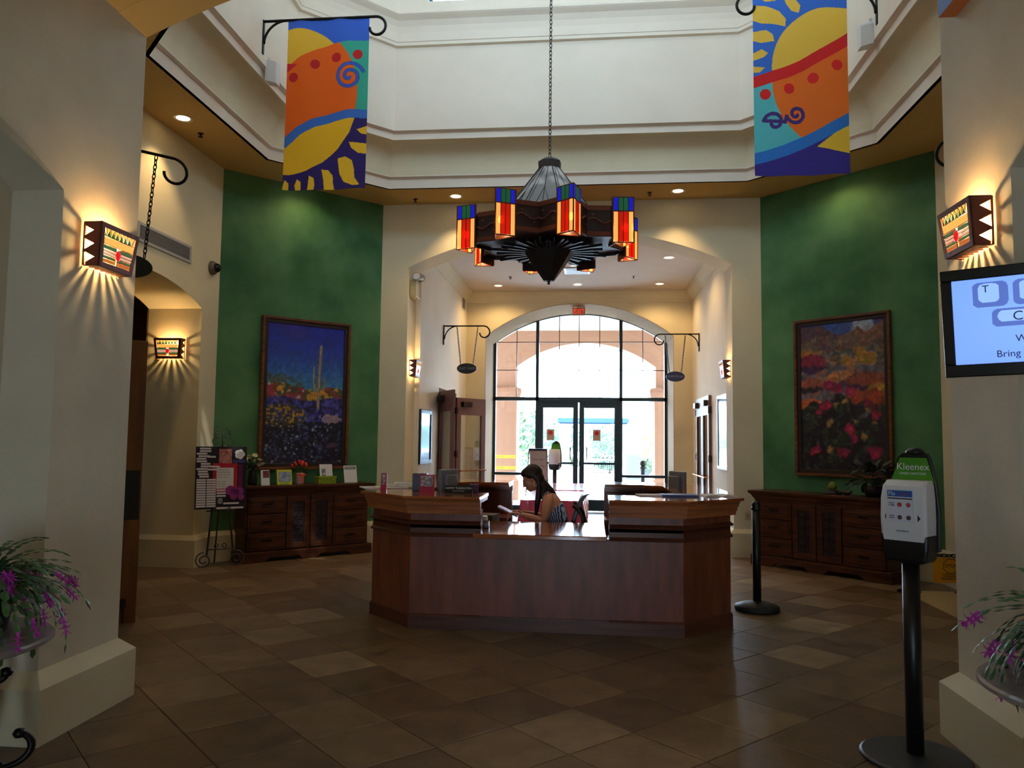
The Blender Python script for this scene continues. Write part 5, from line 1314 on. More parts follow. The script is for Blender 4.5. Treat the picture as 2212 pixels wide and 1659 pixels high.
# ================================================================== TABLES WITH PINK CLOTH
cloth_m = M('pink_plastic_cloth', (226, 96, 140), .22, var=.06, spec=.6, coat=.3)
clothtop = M('pink_cloth_top_sheen', (232, 170, 200), .2, scale=3, rgb2=(226, 110, 150), spec=.6, coat=.4)  # paler copy of the same cloth, reflected light on top put into its colour
for y0, y1, lb in ((10.95, 13.10, 'near folding table under a shiny pink cloth, behind the desk'), (13.30, 15.45, 'far folding table under a shiny pink cloth, towards the entrance')):
    o = thing('folding_table', lb, 'table', (-.56, (y0+y1)/2, 0)); L = (y1-y0)/2
    g = G(); g.box(-.42, .42, -L+.02, L-.02, .70, .735); obj('tabletop', g, white_p, o)
    for sx_ in (-1, 1):
        for sy_ in (-1, 1): g = G(); g.cyl(sx_*.34, sy_*(L-.2), 0, .70, .016, 10); obj('leg', g, M('grey_leg', (90, 90, 96), .4, .5), o)
    g = G(); g.box(-.435, .435, -L, L, .738, .748); obj('cloth_top', g, clothtop, o, bev=.004)
    # draped skirt with ripples
    g = G(); per = []; n = 26
    for i in range(n): per.append((-.44+.88*i/n, -L-.005, 0, -1))
    for i in range(n*2): per.append((.44, -L+2*L*i/(n*2), 1, 0))
    for i in range(n): per.append((.44-.88*i/n, L+.005, 0, 1))
    for i in range(n*2): per.append((-.44, L-2*L*i/(n*2), -1, 0))
    rs = random.Random(3 if y0 < 12 else 4); loops = []
    for z, amp in ((.752, 0), (.735, .003), (.60, .015), (.45, .03), (.30, .04)):
        loops.append([(x+nx*(amp*(1+math.sin(i*1.3)*.8)), y+ny*(amp*(1+math.sin(i*1.3)*.8)), z+(.06*math.sin(i*.35)+.02 if z < .31 else 0)) for i, (x, y, nx, ny) in enumerate(per)])
    g.loft(loops); obj('cloth_skirt', g, cloth_m, o, True)
# ================================================================== WHITEBOARD AND FAR DISPENSER
o = thing('flip_chart', 'white flip chart with handwriting on a tilted easel by the entrance', 'whiteboard', (-1.04, 15.9, 0), R(-12))
tl4 = Matrix.Rotation(R(8), 4, 'X')
g = G(); g.box(-.18, .18, -.012, .012, .72, 1.42); g.xf(tl4 @ Matrix.Shear('XZ', 4, (0, 0)) if False else tl4); obj('board', g, M('flip_paper', (205, 196, 186), .7), o)
g = G(); g.box(-.19, .19, -.02, .02, 1.40, 1.44); g.xf(tl4); obj('clamp_bar', g, black_p, o)
for s in (-1, 1):
    g = G(); g.tube([tl4 @ Vector((s*.19, 0, 1.40)), (s*.26, -.28, 0)], .010, 6); obj('leg', g, black_p, o)
g = G(); g.tube([tl4 @ Vector((0, .02, 1.38)), (0, .22, 0)], .010, 6); obj('leg', g, black_p, o)
for t, z in (('If you didn\'t', 1.22), ('receive free', 1.08), ('class', .98)):
    p = tl4 @ Vector((0, -.0135, z)); text(t, .055, M('faint_marker', (60, 60, 70), .7), o, p, (R(98), 0, 0))
def dispenser_stand(loc, rz, near, label):
    o = thing('sanitizer_stand', label, 'sanitizer stand', loc, rz)
    g = G(); g.lathe([(.255, 0), (.262, .006), (.262, .016), (.25, .024), (.06, .032), (.001, .034)], n=40); obj('base_plate', g, M('stand_base_grey', (44, 48, 54), .45), o)
    g = G(); g.cyl(0, 0, .03, 1.0, .042, 20); obj('pole', g, black_p, o, True)
    # drip housing (black) below the dispenser
    g = G(); sec = [(.055, .985, .03), (.10, 1.0, .07), (.115, 1.06, .075), (.118, 1.14, .075)]
    g.loft([[(-a, -b, z), (a, -b, z), (a, b, z), (-a, b, z)] for a, z, b in sec]); g.f += [(3,2,1,0), tuple(len(g.v)-4+i for i in range(4))]; obj('drip_tray', g, black_p, o, bev=.012)
    # back board: tall pointed shape
    pts = [(-.115, 1.05), (.125, 1.05), (.132, 1.25), (.118, 1.40), (.09, 1.53), (.075, 1.555), (-.05, 1.555), (-.075, 1.53), (-.105, 1.40)]
    g = G(); g.poly_y(pts, .045, .075); obj('back_board', g, black_p, o, bev=.004)
    g = G(); g.lathe([(.001, 1.585), (.03, 1.58), (.045, 1.565), (.046, 1.55)], n=20); g.xf(Matrix.Translation((.012, .06, 0))); obj('top_knob', g, black_p, o, True)
    g = G(); g.poly_y([(-.108, 1.40), (.112, 1.40), (.076, 1.53), (-.058, 1.53)], .036, .045); p = obj('brand_card', g, M('green_card', (96, 160, 30), .5, rgb2=(58, 140, 36), scale=3), o)
    if near:
        text('Kleenex', .050, white_paper, p, (.008, .0345, 1.482), name='logo_lettering'); text('HAND SANITIZER', .017, white_paper, p, (.008, .0345, 1.447))
    # dispenser cover
    g = G(); prof = [(-.074, 1.10), (-.078, 1.12), (-.084, 1.22), (-.080, 1.32), (-.064, 1.385), (-.030, 1.412), (.036, 1.415)]
    wd_ = [.112, .114, .116, .114, .109, .103, .10]
    L = []
    for (y, z), a in zip(prof, wd_): L.append([(-a, .04, z), (-a, y+.012, z), (-a+.014, y, z), (a-.014, y, z), (a, y+.012, z), (a, .04, z)])
    g.loft(L); g.f += [tuple(range(6))[::-1], tuple(len(g.v)-6+i for i in range(6))]; c = obj('dispenser_cover', g, white_p, o, bev=.006)
    g = G(); g.box(-.07, .06, -.0835, -.081, 1.345-.14, 1.36-.02); 
    if near:
        yf = -.0855
        g = G(); g.box(-.075, .055, yf, yf+.003, 1.20, 1.365); q = obj('instruction_label', g, M('label_white', (214, 216, 232), .6), c)
        g = G(); g.box(-.072, .052, yf-.001, yf, 1.330, 1.362); obj('label_header', g, M('label_blue', (36, 96, 180), .6), q)
        text('Flu', .030, white_paper, q, (-.05, yf-.0015, 1.346)); text('safety', .024, M('label_maroon', (150, 50, 60), .6), q, (.012, yf-.0015, 1.346))
        g = G(); g.box(-.072, .052, yf-.001, yf, 1.318, 1.324); obj('label_rule', g, ink, q)
        for k, (x, z) in enumerate(((-.012, 1.29), (.032, 1.29), (-.012, 1.225), (.032, 1.225))):
            g = G(); g.lathe([(.001, 0), (.012, 0)], n=9, caps=False); g.xf(Matrix.Translation((x, yf-.001, z)) @ Matrix.Rotation(R(90), 4, 'X')); obj('pictogram', g, M('pictogram_red', (176, 70, 70), .6) if k < 2 else M('pictogram_dark', (90, 60, 70), .6), q)
        text('Cover\nCough', .011, ink, q, (-.052, yf-.001, 1.292)); text('Clean\nHands', .011, ink, q, (-.052, yf-.001, 1.227))
        for s in (-1, 1): g = G(); g.prism([(.0, -.017), (.014, 0), (0, .017)], lambda p_: (s*(.075+p_[0]) if s > 0 else -.082-p_[0]*.4, yf, p_[1]+1.225), lambda p_: (s*(.075+p_[0]) if s > 0 else -.082-p_[0]*.4, yf+.003, p_[1]+1.225)); obj('sight_window', g, ink, c)
        text('AUTOMATIC', .011, ink, c, (0, -.083, 1.155))
    return o
dispenser_stand((1.65, 4.24, 0), R(-44), True, 'hand sanitizer dispenser on a black pole stand, right foreground')
dispenser_stand((-.75, 15.95, 0), R(-15), False, 'far hand sanitizer stand by the entrance, beside the flip chart')
# ================================================================== STANCHION, CHAIN BARRIER
o = thing('stanchion', 'black plastic stanchion post right of the reception desk', 'stanchion', (1.585, 7.70, 0))
g = G(); g.lathe([(.205, 0), (.21, .02), (.205, .045), (.12, .075), (.045, .09), (.001, .09)], n=32); obj('base', g, M('stanchion_black', (30, 30, 34), .6), o, True)
g = G(); g.cyl(0, 0, .085, .97, .039, 18); obj('post', g, black_p, o, True)
g = G(); g.lathe([(.041, .95), (.047, .955), (.047, .97), (.036, .985), (.042, .998), (.036, 1.022), (.02, 1.035), (.001, 1.038)], n=18); obj('cap', g, black_p, o, True)
o = thing('barrier_post', 'low black post hidden behind the sanitizer pole holding the chain', 'stanchion', (3.44, 8.90, 0))
g = G(); g.cyl(0, 0, 0, .42, .02, 10); obj('post', g, black_p, o); g = G(); g.lathe([(.12, 0), (.12, .015), (.02, .03)], n=20); obj('base', g, black_p, o)
o = thing('barrier_post', 'low black post behind the right pillar holding the chain', 'stanchion', (4.02, 8.86, 0))
g = G(); g.cyl(0, 0, 0, .42, .02, 10); obj('post', g, black_p, o); g = G(); g.lathe([(.12, 0), (.12, .015), (.02, .03)], n=20); obj('base', g, black_p, o)
tag(obj('barrier_chain', chain_g((3.44, 8.90, .405), (4.02, 8.86, .405), .07, .0075, .018), black_p), 'black plastic chain strung low across the right passage', 'chain')
yel_m = M('yellow_sign_plastic', (236, 172, 28), .55)
o = thing('stop_sign', 'yellow sign lettered STOP hanging from the low black chain', 'sign', (3.87, 8.87, 0))
g = G(); g.box(-.19, .17, -.003, .003, .115, .385); obj('board', g, yel_m, o, bev=.002)
g = G(); oc = [((.082)*math.cos(a), .082*math.sin(a)) for a in [PI/8+k*PI/4 for k in range(9)]]; g.tube([(x-.005, -.005, z+.295) for x, z in oc], .003, 4); obj('octagon_outline', g, ink, o)
text('STOP', .050, ink, o, (-.005, -.0045, .295)); text('CAUTION  MACHINERY', .017, ink, o, (-.01, -.0045, .205)); text('AUTHORIZED\nPERSONNEL ONLY', .026, ink, o, (-.01, -.0045, .17), sx_=.9)
g = G()
for x in (-.15, .13): g.tube([(x, 0, .38), (x, 0, .41)], .004, 5)
obj('hook', g, ink, o)
g = G(); g.box(0, 1.2, 0, 2.4, 0, .008); tag(obj('floor_mat', g, M('beige_mat', (168, 146, 108), .9, var=.08, scale=30, bump=.2, bscale=200), loc=(3.37, 6.55, .001)), 'plain beige mat in front of the right passage', 'mat')
# ================================================================== WALL SCREEN (right foreground)
def screen_art(u, v):
    rgb = np.empty(u.shape+(3,)); rgb[:] = (122, 164, 250)
    X = u*1.72; Y = v
    rgb *= (.93+.09*(1-np.hypot(u-.55, v-.5)))[..., None]
    def key(x0, x1, y0, y1):
        r = .05
        def rr(a, b, c, d, r): 
            dx = np.maximum(np.maximum(a+r-X, X-(b-r)), 0); dy = np.maximum(np.maximum(c+r-Y, Y-(d-r)), 0); return np.hypot(dx, dy) < r
        fill(rgb, rr(x0, x1, y0, y1, .06), (76, 100, 176)); fill(rgb, rr(x0+.05, x1-.07, y0+.055, y1-.02, .05), (140, 178, 255))
    key(.17, .46, .66, .955); key(.50, .79, .66, .955); key(.83, 1.12, .66, .955); key(1.16, 1.45, .66, .955)
    key(.32, 1.30, .42, .63)
    return rgb
tv = thing('wall_screen', 'black-framed screen with keyboard key graphics in the right foreground', 'screen', (0, 0, 0))
TW, TH = .70, .385
pm = Matrix.Translation((1.255, 2.90, 2.225)) @ Matrix.Rotation(R(-28), 4, 'Z') @ Matrix.Rotation(R(7.0), 4, 'X') @ Matrix.Rotation(R(-1), 4, 'Y') @ Matrix.Translation((TW/2, 0, -TH))
tv.matrix_world = pm
g = G()
for (x0, x1, z0, z1) in ((-TW/2, TW/2, 0, .045), (-TW/2, TW/2, TH-.04, TH), (-TW/2, -TW/2+.035, .045, TH-.04), (TW/2-.035, TW/2, .045, TH-.04)): g.box(x0, x1, -.015, .03, z0, z1)
obj('bezel', g, M('gloss_black', (8, 8, 10), .2), tv, bev=.004)
g = G(); g.box(-TW/2+.01, TW/2-.01, .012, .05, .01, TH-.01); obj('housing', g, black_p, tv, bev=.006)
painted('display', TW-.07, TH-.085, 230, 130, screen_art, attr_mat('screen_glow', .3, estr=1.0), tv, loc=(0, -.004, .045))
tk = M('screen_text_dark', (24, 30, 80), .5)
sw_ = TW-.07; sh_ = TH-.085; PX = lambda x: -sw_/2+x/1.72*sw_; PZ = lambda y: .045+y*sh_
text('T', .036, tk, tv, (PX(.28), -.006, PZ(.87))); text('E', .036, tk, tv, (PX(.61), -.006, PZ(.87))); text('C', .045, tk, tv, (PX(.53), -.006, PZ(.53)))
text('Wednesday', .034, tk, tv, (PX(.50), -.006, PZ(.27)), align='LEFT'); text('Bring your', .034, tk, tv, (PX(.34), -.006, PZ(.10)), align='LEFT')
g = G(); g.box(.0, .35, .05, .09, .17, .23); g.tube([(.3, .07, .2), (.33, .30, .26)], .02, 8); obj('wall_arm', g, black_p, tv)
# blue canvas high on the right corridor wall
o = thing('canvas_print', 'blue-faced canvas with a brown edge high on the right pillar', 'picture', (2.01, 4.0, 3.98), R(-90))
g = G(); g.box(-.36, .36, -.092, -.09, 0, .22); obj('print', g, M('blue_canvas_face', (96, 122, 190), .6), o)
g = G(); g.box(-.36, .36, -.09, -.001, 0, .22); obj('stretcher', g, M('canvas_edge_brown', (130, 74, 26), .7), o)
# ================================================================== OPEN WOODEN DOOR, left
struct_leaf = thing('panel_door', 'open brown wooden door with black push plate behind the left pillar', 'door', (-4.40, 5.80, 0), R(45))
g = G(); g.box(0, .75, -.022, .022, .012, 2.42); obj('leaf', g, M('oak_door', (122, 72, 26), .45, scale=3, rgb2=(92, 50, 18), stretch=(3, 3, .4)), struct_leaf, bev=.003)
g = G(); g.box(.50, .735, -.026, -.022, .88, 1.30); obj('push_plate', g, M('black_plate', (12, 10, 10), .5), struct_leaf)
g = G(); g.box(.60, .66, -.06, -.022, .16, .22); g.tube([(.64, -.045, .18), (.64, -.05, .03)], .012, 6); obj('door_stop', g, M('black_plate', (12, 10, 10), .5), struct_leaf)
for z in (.3, 1.2, 2.1): g = G(); g.cyl(0, 0, z, z+.11, .012, 8); obj('hinge', g, bronze, struct_leaf)
# ================================================================== FIXTURES IN THE ALCOVE
o = thing('exit_sign', 'red lettered EXIT sign above the entrance arch', 'sign', (-.28, 16.6, 4.30))
g = G(); g.box(-.135, .135, -.03, .03, 0, .175); obj('housing', g, M('exit_housing', (196, 160, 120), .5), o, bev=.006)
text('EXIT', .15, M('exit_red', (240, 50, 50), .5, emit=(255, 60, 50), estr=.9), o, (0, -.032, .085), sx_=.78)
g = G(); g.box(-.04, .04, -.02, .02, .175, .198); obj('mount', g, white_p, o)
o = thing('emergency_light', 'twin-head emergency light on the left jamb of the alcove arch', 'emergency light', (-2.74, 11.42, 3.86))
g = G(); g.box(0, .10, -.14, .14, -.12, .14); obj('battery_box', g, M('beige_plastic', (186, 172, 130), .5), o, bev=.008)
for s in (-1, 1):
    g = G(); g.lathe([(.001, .0), (.04, .01), (.062, .05), (.062, .06)], n=18); g.xf(Matrix.Translation((.10+.02*(s+1), s*.07-.03, .17)) @ Matrix.Rotation(R(75), 4, 'X')); h = obj('lamp_head', g, M('lamp_head_shell', (120, 108, 84), .4), o, True)
    g = G(); g.lathe([(.001, .061), (.055, .061)], n=18, caps=False); g.xf(Matrix.Translation((.10+.02*(s+1), s*.07-.03, .17)) @ Matrix.Rotation(R(75), 4, 'X')); obj('reflector', g, chrome, h)
o = thing('framed_poster', 'tall black framed glazed poster on the left alcove wall', 'framed poster', (-2.67, 12.18, 1.20), R(90))
def gframe(o, W_, H_, fw, fm, inner):
    g = G()
    for (x0, x1, z0, z1) in ((-W_/2, W_/2, 0, fw), (-W_/2, W_/2, H_-fw, H_), (-W_/2, -W_/2+fw, fw, H_-fw), (W_/2-fw, W_/2, fw, H_-fw)): g.box(x0, x1, -.035, 0, z0, z1)
    obj('frame', g, fm, o, bev=.003); g = G(); g.box(-W_/2+fw, W_/2-fw, -.02, -.001, fw, H_-fw); obj('glazed_print', g, inner, o)
gframe(o, .84, .86, .06, black_p, M('glazed_dark_print', (70, 92, 96), .04, scale=8, rgb2=(40, 60, 50), coat=1))
o = thing('notice_case', 'white framed glazed notice case on the right alcove wall', 'notice board', (2.08, 12.38, 1.17), R(-90))
gframe(o, 1.06, 1.18, .05, M('case_white', (214, 222, 230), .4), M('glazed_pale_print', (150, 176, 180), .04, scale=5, rgb2=(110, 150, 120), coat=1))
def plate(nm, label, cat, loc, rz, w_, h_, mat):
    o = thing(nm, label, cat, loc, rz); g = G(); g.box(-w_/2, w_/2, -.008, 0, 0, h_); obj('plate', g, mat, o, bev=.002)
    g = G(); g.box(-w_*.15, w_*.15, -.012, -.008, h_*.35, h_*.65); obj('insert', g, M('plate_insert', (150, 144, 130), .5), o)
ivory = M('ivory_plastic', (196, 180, 140), .5)
plate('light_switch', 'ivory light switch on the end wall right of the open doors', 'switch', (-2.40, 16.2, 1.20), 0, .09, .12, ivory)
plate('thermostat', 'square thermostat in the room behind the open alcove door', 'thermostat', (-2.95, 15.10, 2.05), R(0), .11, .12, white_p)
plate('wall_outlet', 'ivory power outlet on the far wall right of the desk', 'outlet', (2.19, 11.2, .52), 0, .075, .12, ivory)
# ================================================================== EASEL WITH PHOTO BOARD
o = thing('floor_easel', 'dark scrolled iron easel by the left green wall', 'easel', (-4.53, 9.13, 0), R(38))
ir2 = M('easel_iron', (84, 84, 88), .4, .6)
for s in (-1, 1):
    g = G(); g.tube([(s*.155, -.06, .16), (s*.10, .0, .72), (s*.06, .03, 1.30), (s*.03, .04, 1.50)], .012, 6); g.tube(spiral((s*.19, -.07, .105), .10, .025, PI*(.5 if s > 0 else .5), PI*(.5 if s > 0 else .5)-s*3.4*PI, 30), .009, 6); obj('leg', g, ir2, o, True)
    g = G(); g.tube(spiral((s*.075, -.075, .705), .03, .01, PI/2, PI/2-s*2.2*PI, 16), .006, 5); obj('rest_hook', g, ir2, o, True)
g = G(); g.tube([(0, .26, .02), (0, .12, .75), (0, .05, 1.45)], .010, 6); obj('rear_leg', g, ir2, o, True)
g = G(); g.tube([(-.15, -.06, .23), (.15, -.06, .23)], .008, 6)
for s in (-1, 1): g.tube(spiral((s*.04, -.06, .27), .035, .012, -PI/2, -PI/2+s*2.2*PI, 14), .006, 5)
g.tube([(-.17, -.02, .69), (.17, -.02, .69)], .01, 6); obj('cross_bar', g, ir2, o, True)
g = G()
for s in (-1, 1):
    for k, (r, z) in enumerate(((.07, 1.62), (.045, 1.60), (.055, 1.53))): g.tube(spiral((s*(.035+.02*k), .04, z), r, r*.35, PI*(.5), PI*(.5)-s*1.4*PI, 14), .006, 5)
g.tube([(0, .04, 1.46), (0, .04, 1.68)], .007, 5); obj('finial_scroll', g, ir2, o, True)
o = thing('photo_board', 'black presentation board of donor cards and photos standing on the easel', 'display board', (-4.54, 9.12, .715), R(38))
lean = Matrix.Translation((0, -.045, 0)) @ Matrix.Rotation(R(-4), 4, 'X')
def lb(nm, x0, x1, z0, z1, y, mat, par, th=.002):
    g = G(); g.box(x0, x1, y-th, y, z0, z1); g.xf(lean); return obj(nm, g, mat, par)
lb('board', -.30, .30, 0, .76, 0, M('board_black', (26, 20, 34), .7), o, .008)
lb('red_backing', -.10, .19, .20, .555, -.008, M('red_card', (190, 20, 50), .6), o)
lb('handwritten_sheet', -.055, .145, .245, .50, -.010, white_paper, o)
pht = M('pink_photo', (206, 150, 140), .6, scale=30, rgb2=(150, 50, 56)); lb('photo', -.03, .12, .555, .73, -.009, pht, o); lb('photo', -.035, .02, .06, .13, -.009, M('grey_photo', (190, 190, 200), .6, scale=60, rgb2=(40, 40, 60)), o)
g = G(); 
for k in range(5): a = 2*PI*k/5; g.lathe([(.001, 0), (.032, 0), (.034, .003)], (.03*math.cos(a), .03*math.sin(a)), 10)
g.xf(lean @ Matrix.Translation((.215, -.012, .665)) @ Matrix.Rotation(R(90), 4, 'X')); obj('paper_flower', g, white_paper, o)
g = G()
for k, (dx, dz, r) in enumerate(((-.06, .02, .06), (.05, .01, .05), (-.02, -.05, .045), (.07, -.06, .04), (0, 0, .05))): g.lathe([(.001, 0), (r, 0), (r, .003)], (dx, dz), 12)
g.xf(lean @ Matrix.Translation((.17, -.012, .20)) @ Matrix.Rotation(R(90), 4, 'X')); obj('purple_butterfly', g, M('purple_card_bright', (150, 50, 140), .6), o)
lb('purple_tinsel', .20, .25, .25, .54, -.010, M('tinsel', (130, 30, 100), .4, rgb2=(60, 10, 60), scale=60), o)
lb('strip', .13, .28, .56, .60, -.009, M('navy_card', (60, 60, 130), .6), o)
rs = random.Random(5); cards = []
for k in range(12): cards.append((-.29+rs.choice((0, .02, .035, .05)), .745-k*.031, rs.choice((.11, .12, .13))))
for k in range(12): cards.append((-.285, .365-k*.029, .108)); cards.append((-.168, .365-k*.029, .108))
for k in range(3): cards.append((-.05, .235-k*.034, .108))
cards += [(-.13, .525, .11), (-.16, .49, .13), (-.17, .645, .10), (.03, .075, .185), (-.05, .02, .32)]
cm = M('card_white', (222, 216, 224), .7)
for x, z, w_ in cards: lb('name_card', x, x+w_, z-.022, z, -.012, cm, o)
for t, z in (('Celebration of the', .475), ('Valentine Day of Love', .445), ('Tuesday  February 14', .415), ('2:30 pm - 4:30 pm', .385), ('Bring  a  friend', .33), ('Music   Dinner', .30), ('Dance   Prizes', .27)):
    p = lean @ Vector((-.045, -.0125, z)); text(t, .017, ink, o, p, (R(86), 0, 0), align='LEFT')
# ================================================================== THINGS ON THE LEFT SIDEBOARD
def on_left(t, d=.2):    # t along the sideboard from its centre, d behind the front edge
    return (-3.735+t*S7-d*S7, 10.055+t*S7+d*S7)
ZT = .97
leafg = M('dark_green_leaf', (44, 86, 40), .5, var=.3); stemg = M('green_stem', (60, 100, 50), .6)
def bloom(r, n, mat, nm='petal', cup=.6):
    g = G()
    for L_, rr, k0 in ((n, r, 0), (n-1, r*.66, .5)):
        for k in range(L_):
            a = 2*PI*(k+k0)/L_; ca, sa = math.cos(a), math.sin(a)
            g.add([(0, 0, 0), (rr*.6*math.cos(a-.5), rr*.6*math.sin(a-.5), rr*cup*.7), (rr*ca, rr*sa, rr*cup*1.2), (rr*.6*math.cos(a+.5), rr*.6*math.sin(a+.5), rr*cup*.7)], [(0,1,2,3)])
    g.ball((0, 0, r*.3), r*.3, 8)
    return mesh('flower', g, mat)
o = thing('rose_arrangement', 'white and cream roses in a tall dark vase beside the photo board', 'flower arrangement', (*on_left(-.72, .22), ZT), R(45))
g = G(); g.lathe([(.05, 0), (.065, .04), (.05, .16), (.035, .24), (.05, .27)], n=18); obj('vase', g, black_p, o, True)
wr = M('white_rose', (226, 216, 180), .6, var=.1); fm = bloom(.045, 8, wr)
rs = random.Random(11)
for k, (x, y, z) in enumerate(((-.05, 0, .36), (.03, .02, .37), (.08, -.02, .31), (.12, -.03, .26), (-.09, .02, .30), (0, -.05, .30), (.05, -.06, .24), (-.03, .05, .33), (-.13, -.01, .34))):
    f = bpy.data.objects.new('rose', fm); COL.objects.link(f); f.parent = o; f.location = (x, y, z); f.rotation_euler = (rs.uniform(-.6, .9), rs.uniform(-.7, .7), 0)
    g = G(); g.tube([(0, 0, .22), (x, y, z)], .004, 5); obj('stem', g, stemg, o)
leafy('leaves', o, (0, 0, .27), .10, 60, .03, leafg, 12)
def easel_card(nm, label, cat, t, d, w_, h_, mat, parts=(), lean_=12, rz=R(45), depth=.05):
    o = thing(nm, label, cat, (*on_left(t, d), ZT), rz); Lm = Matrix.Rotation(R(-lean_), 4, 'X')
    g = G(); g.box(-w_/2, w_/2, -.006, 0, 0, h_); g.xf(Lm); obj('card', g, mat, o)
    g = G(); g.add([Lm @ Vector((-.02, 0, h_*.6)), Lm @ Vector((.02, 0, h_*.6)), (.02, h_*.35, 0), (-.02, h_*.35, 0)], [(0,1,2,3)]); obj('back_strut', g, mat, o)
    for nm2, x0, x1, z0, z1, m2 in parts: g = G(); g.box(x0, x1, -.008, -.006, z0, z1); g.xf(Lm); obj(nm2, g, m2, o)
    return o
easel_card('brochure_holder', 'small folded brochure with a red picture beside the roses', 'brochure', -.60, .07, .11, .20, white_paper, (('picture', -.03, .05, .10, .19, M('brochure_red', (140, 50, 60), .6, scale=30, rgb2=(70, 30, 40))),), rz=R(40))
easel_card('framed_photo', 'photo in a yellow-green frame left of the tulips', 'photo frame', -.32, .12, .20, .20, M('lime_card', (206, 204, 60), .6), (('photo', -.075, .085, .04, .17, M('pale_blue_photo', (190, 204, 220), .5, scale=14, rgb2=(90, 110, 140))), ('lime_band', -.06, .06, .005, .035, M('lime_green', (150, 190, 50), .6))), rz=R(40))
o = thing('tulip_vase', 'orange tulips in a pink vase tied with an orange ribbon', 'flower arrangement', (*on_left(-.10, .14), ZT), R(45))
g = G(); g.lathe([(.045, 0), (.048, .02), (.050, .14), (.046, .15)], n=18); obj('vase', g, M('pink_vase', (196, 140, 140), .5), o, True)
g = G(); g.lathe([(.052, .115), (.052, .135)], n=18, caps=False)
for s in (-1, 1): g.tube([(0, -.055, .125), (s*.03, -.06, .14), (s*.06, -.055, .122), (s*.03, -.058, .118)], .008, 5)
g.box(.005, .03, -.060, -.056, .02, .125); obj('ribbon', g, M('orange_ribbon', (238, 96, 50), .5), o)
tm_ = M('orange_red_tulip', (228, 64, 44), .5, var=.2); g = G(); g.lathe([(.001, -.02), (.016, -.012), (.02, .005), (.013, .024), (.006, .03)], n=8); tul = mesh('tulip', g, tm_, True)
for k in range(11):
    a = 2*PI*k/11*1.7; r = .035+.07*(k % 4)/3; z = .30-.05*(r/.1)+.02*math.sin(k*2)
    p = (r*math.cos(a), r*math.sin(a)*.7, z); f = bpy.data.objects.new('tulip', tul); COL.objects.link(f); f.parent = o; f.location = p; f.rotation_euler = (-p[1]*5, p[0]*5, 0)
    g = G(); g.tube([(0, 0, .12), (p[0]*.6, p[1]*.6, .21), p], .004, 5); obj('stem', g, stemg, o)
for k in range(9): a = k*.7; g = G(); g.add([(0, 0, .13), (.03*math.cos(a)+.012, .03*math.sin(a), .2), (.085*math.cos(a), .06*math.sin(a), .26), (.03*math.cos(a)-.012, .03*math.sin(a), .2)], [(0,1,2,3)]); obj('leaf', g, leafg, o)
o = thing('gift_box', 'lime green patterned box in front of the paper notices', 'box', (*on_left(.26, .12), ZT), R(45)); lime = M('lime_box', (150, 170, 20), .6, scale=40, rgb2=(110, 130, 14))
g = G(); g.box(-.13, .13, -.07, .07, 0, .085); obj('body', g, lime, o, bev=.003); g = G(); g.box(-.135, .135, -.075, .075, .07, .10); obj('lid', g, lime, o, bev=.003)
o = easel_card('paper_notice', 'white notice with a small photo behind the green box', 'notice', .36, .28, .19, .26, white_paper, (('photo', -.07, -.01, .13, .20, M('grey_photo', (190, 190, 200), .6, scale=60, rgb2=(40, 40, 60))), ('photo', -.07, -.01, .09, .12, M('grey_photo', (190, 190, 200), .6, scale=60, rgb2=(40, 40, 60)))))
o = easel_card('paper_notice', 'white notice with an ornate header at the right end of the sideboard', 'notice', .69, .20, .20, .24, white_paper, (('header_box', -.085, .085, .185, .225, M('grey_print', (120, 120, 128), .7)), ('header_fill', -.075, .06, .192, .218, white_paper)))
# ================================================================== THINGS ON THE RIGHT SIDEBOARD
def on_right(t, d=.2): return (2.775+t*S7+d*S7, 9.965-t*S7+d*S7)
o = thing('pear_ornament', 'green pear ornament on a dark carved base, right sideboard', 'ornament', (*on_right(.12, .18), ZT), R(-45))
g = G(); g.lathe([(.10, 0), (.11, .015), (.06, .03), (.075, .05), (.001, .055)], n=20); g.xf(Matrix.Diagonal((1.1, .8, 1, 1))); obj('base', g, M('ornament_base', (36, 22, 20), .4), o, True)
g = G(); g.lathe([(.001, .05), (.04, .055), (.055, .085), (.045, .12), (.025, .145), (.012, .155), (.001, .157)], n=18); obj('pear', g, M('pear_green', (120, 130, 40), .45, var=.2), o, True)
g = G(); g.tube([(0, 0, .155), (.008, 0, .185)], .003, 5); obj('stalk', g, barkm, o)
o = thing('wooden_bird', 'small dark curved ornament beside the pear, right sideboard', 'ornament', (*on_right(.30, .16), ZT), R(-45))
g = G(); g.loft([[(x, r*math.cos(t), z+r*math.sin(t)) for t in [2*PI*k/8 for k in range(8)]] for x, z, r in ((-.09, .05, .004), (-.06, .045, .016), (0, .03, .03), (.05, .03, .022), (.08, .05, .010), (.10, .06, .003))]); g.xf(Matrix.Translation((0, 0, 0))); obj('body', g, M('ornament_base', (36, 22, 20), .4), o, True)
o = thing('potted_plant', 'dark bushy leafy plant at the right end of the right sideboard', 'plant', (*on_right(.62, .20), ZT), R(-45))
g = G(); g.lathe([(.08, 0), (.10, .06), (.11, .12), (.10, .125), (.001, .11)], n=18); obj('pot', g, M('dark_pot', (40, 30, 28), .5), o, True)
g = G(); g.loft([[(0, -.02*k_, 0) if False else (x, s*w_, -.02*abs(s)*w_*20*.1) for s in (-1, 0, 1)] for x, w_, k_ in ((0, .004, 0), (.05, .028, 0), (.10, .030, 0), (.145, .014, 0), (.165, .001, 0))], closed=False)
g.v = [(x, y, z-.6*x*x*3+.25*abs(y)) for x, y, z in g.v]; plf = mesh('leaf', g, M('dusky_leaf', (74, 84, 78), .45, rgb2=(48, 60, 52), scale=6))
rs = random.Random(21)
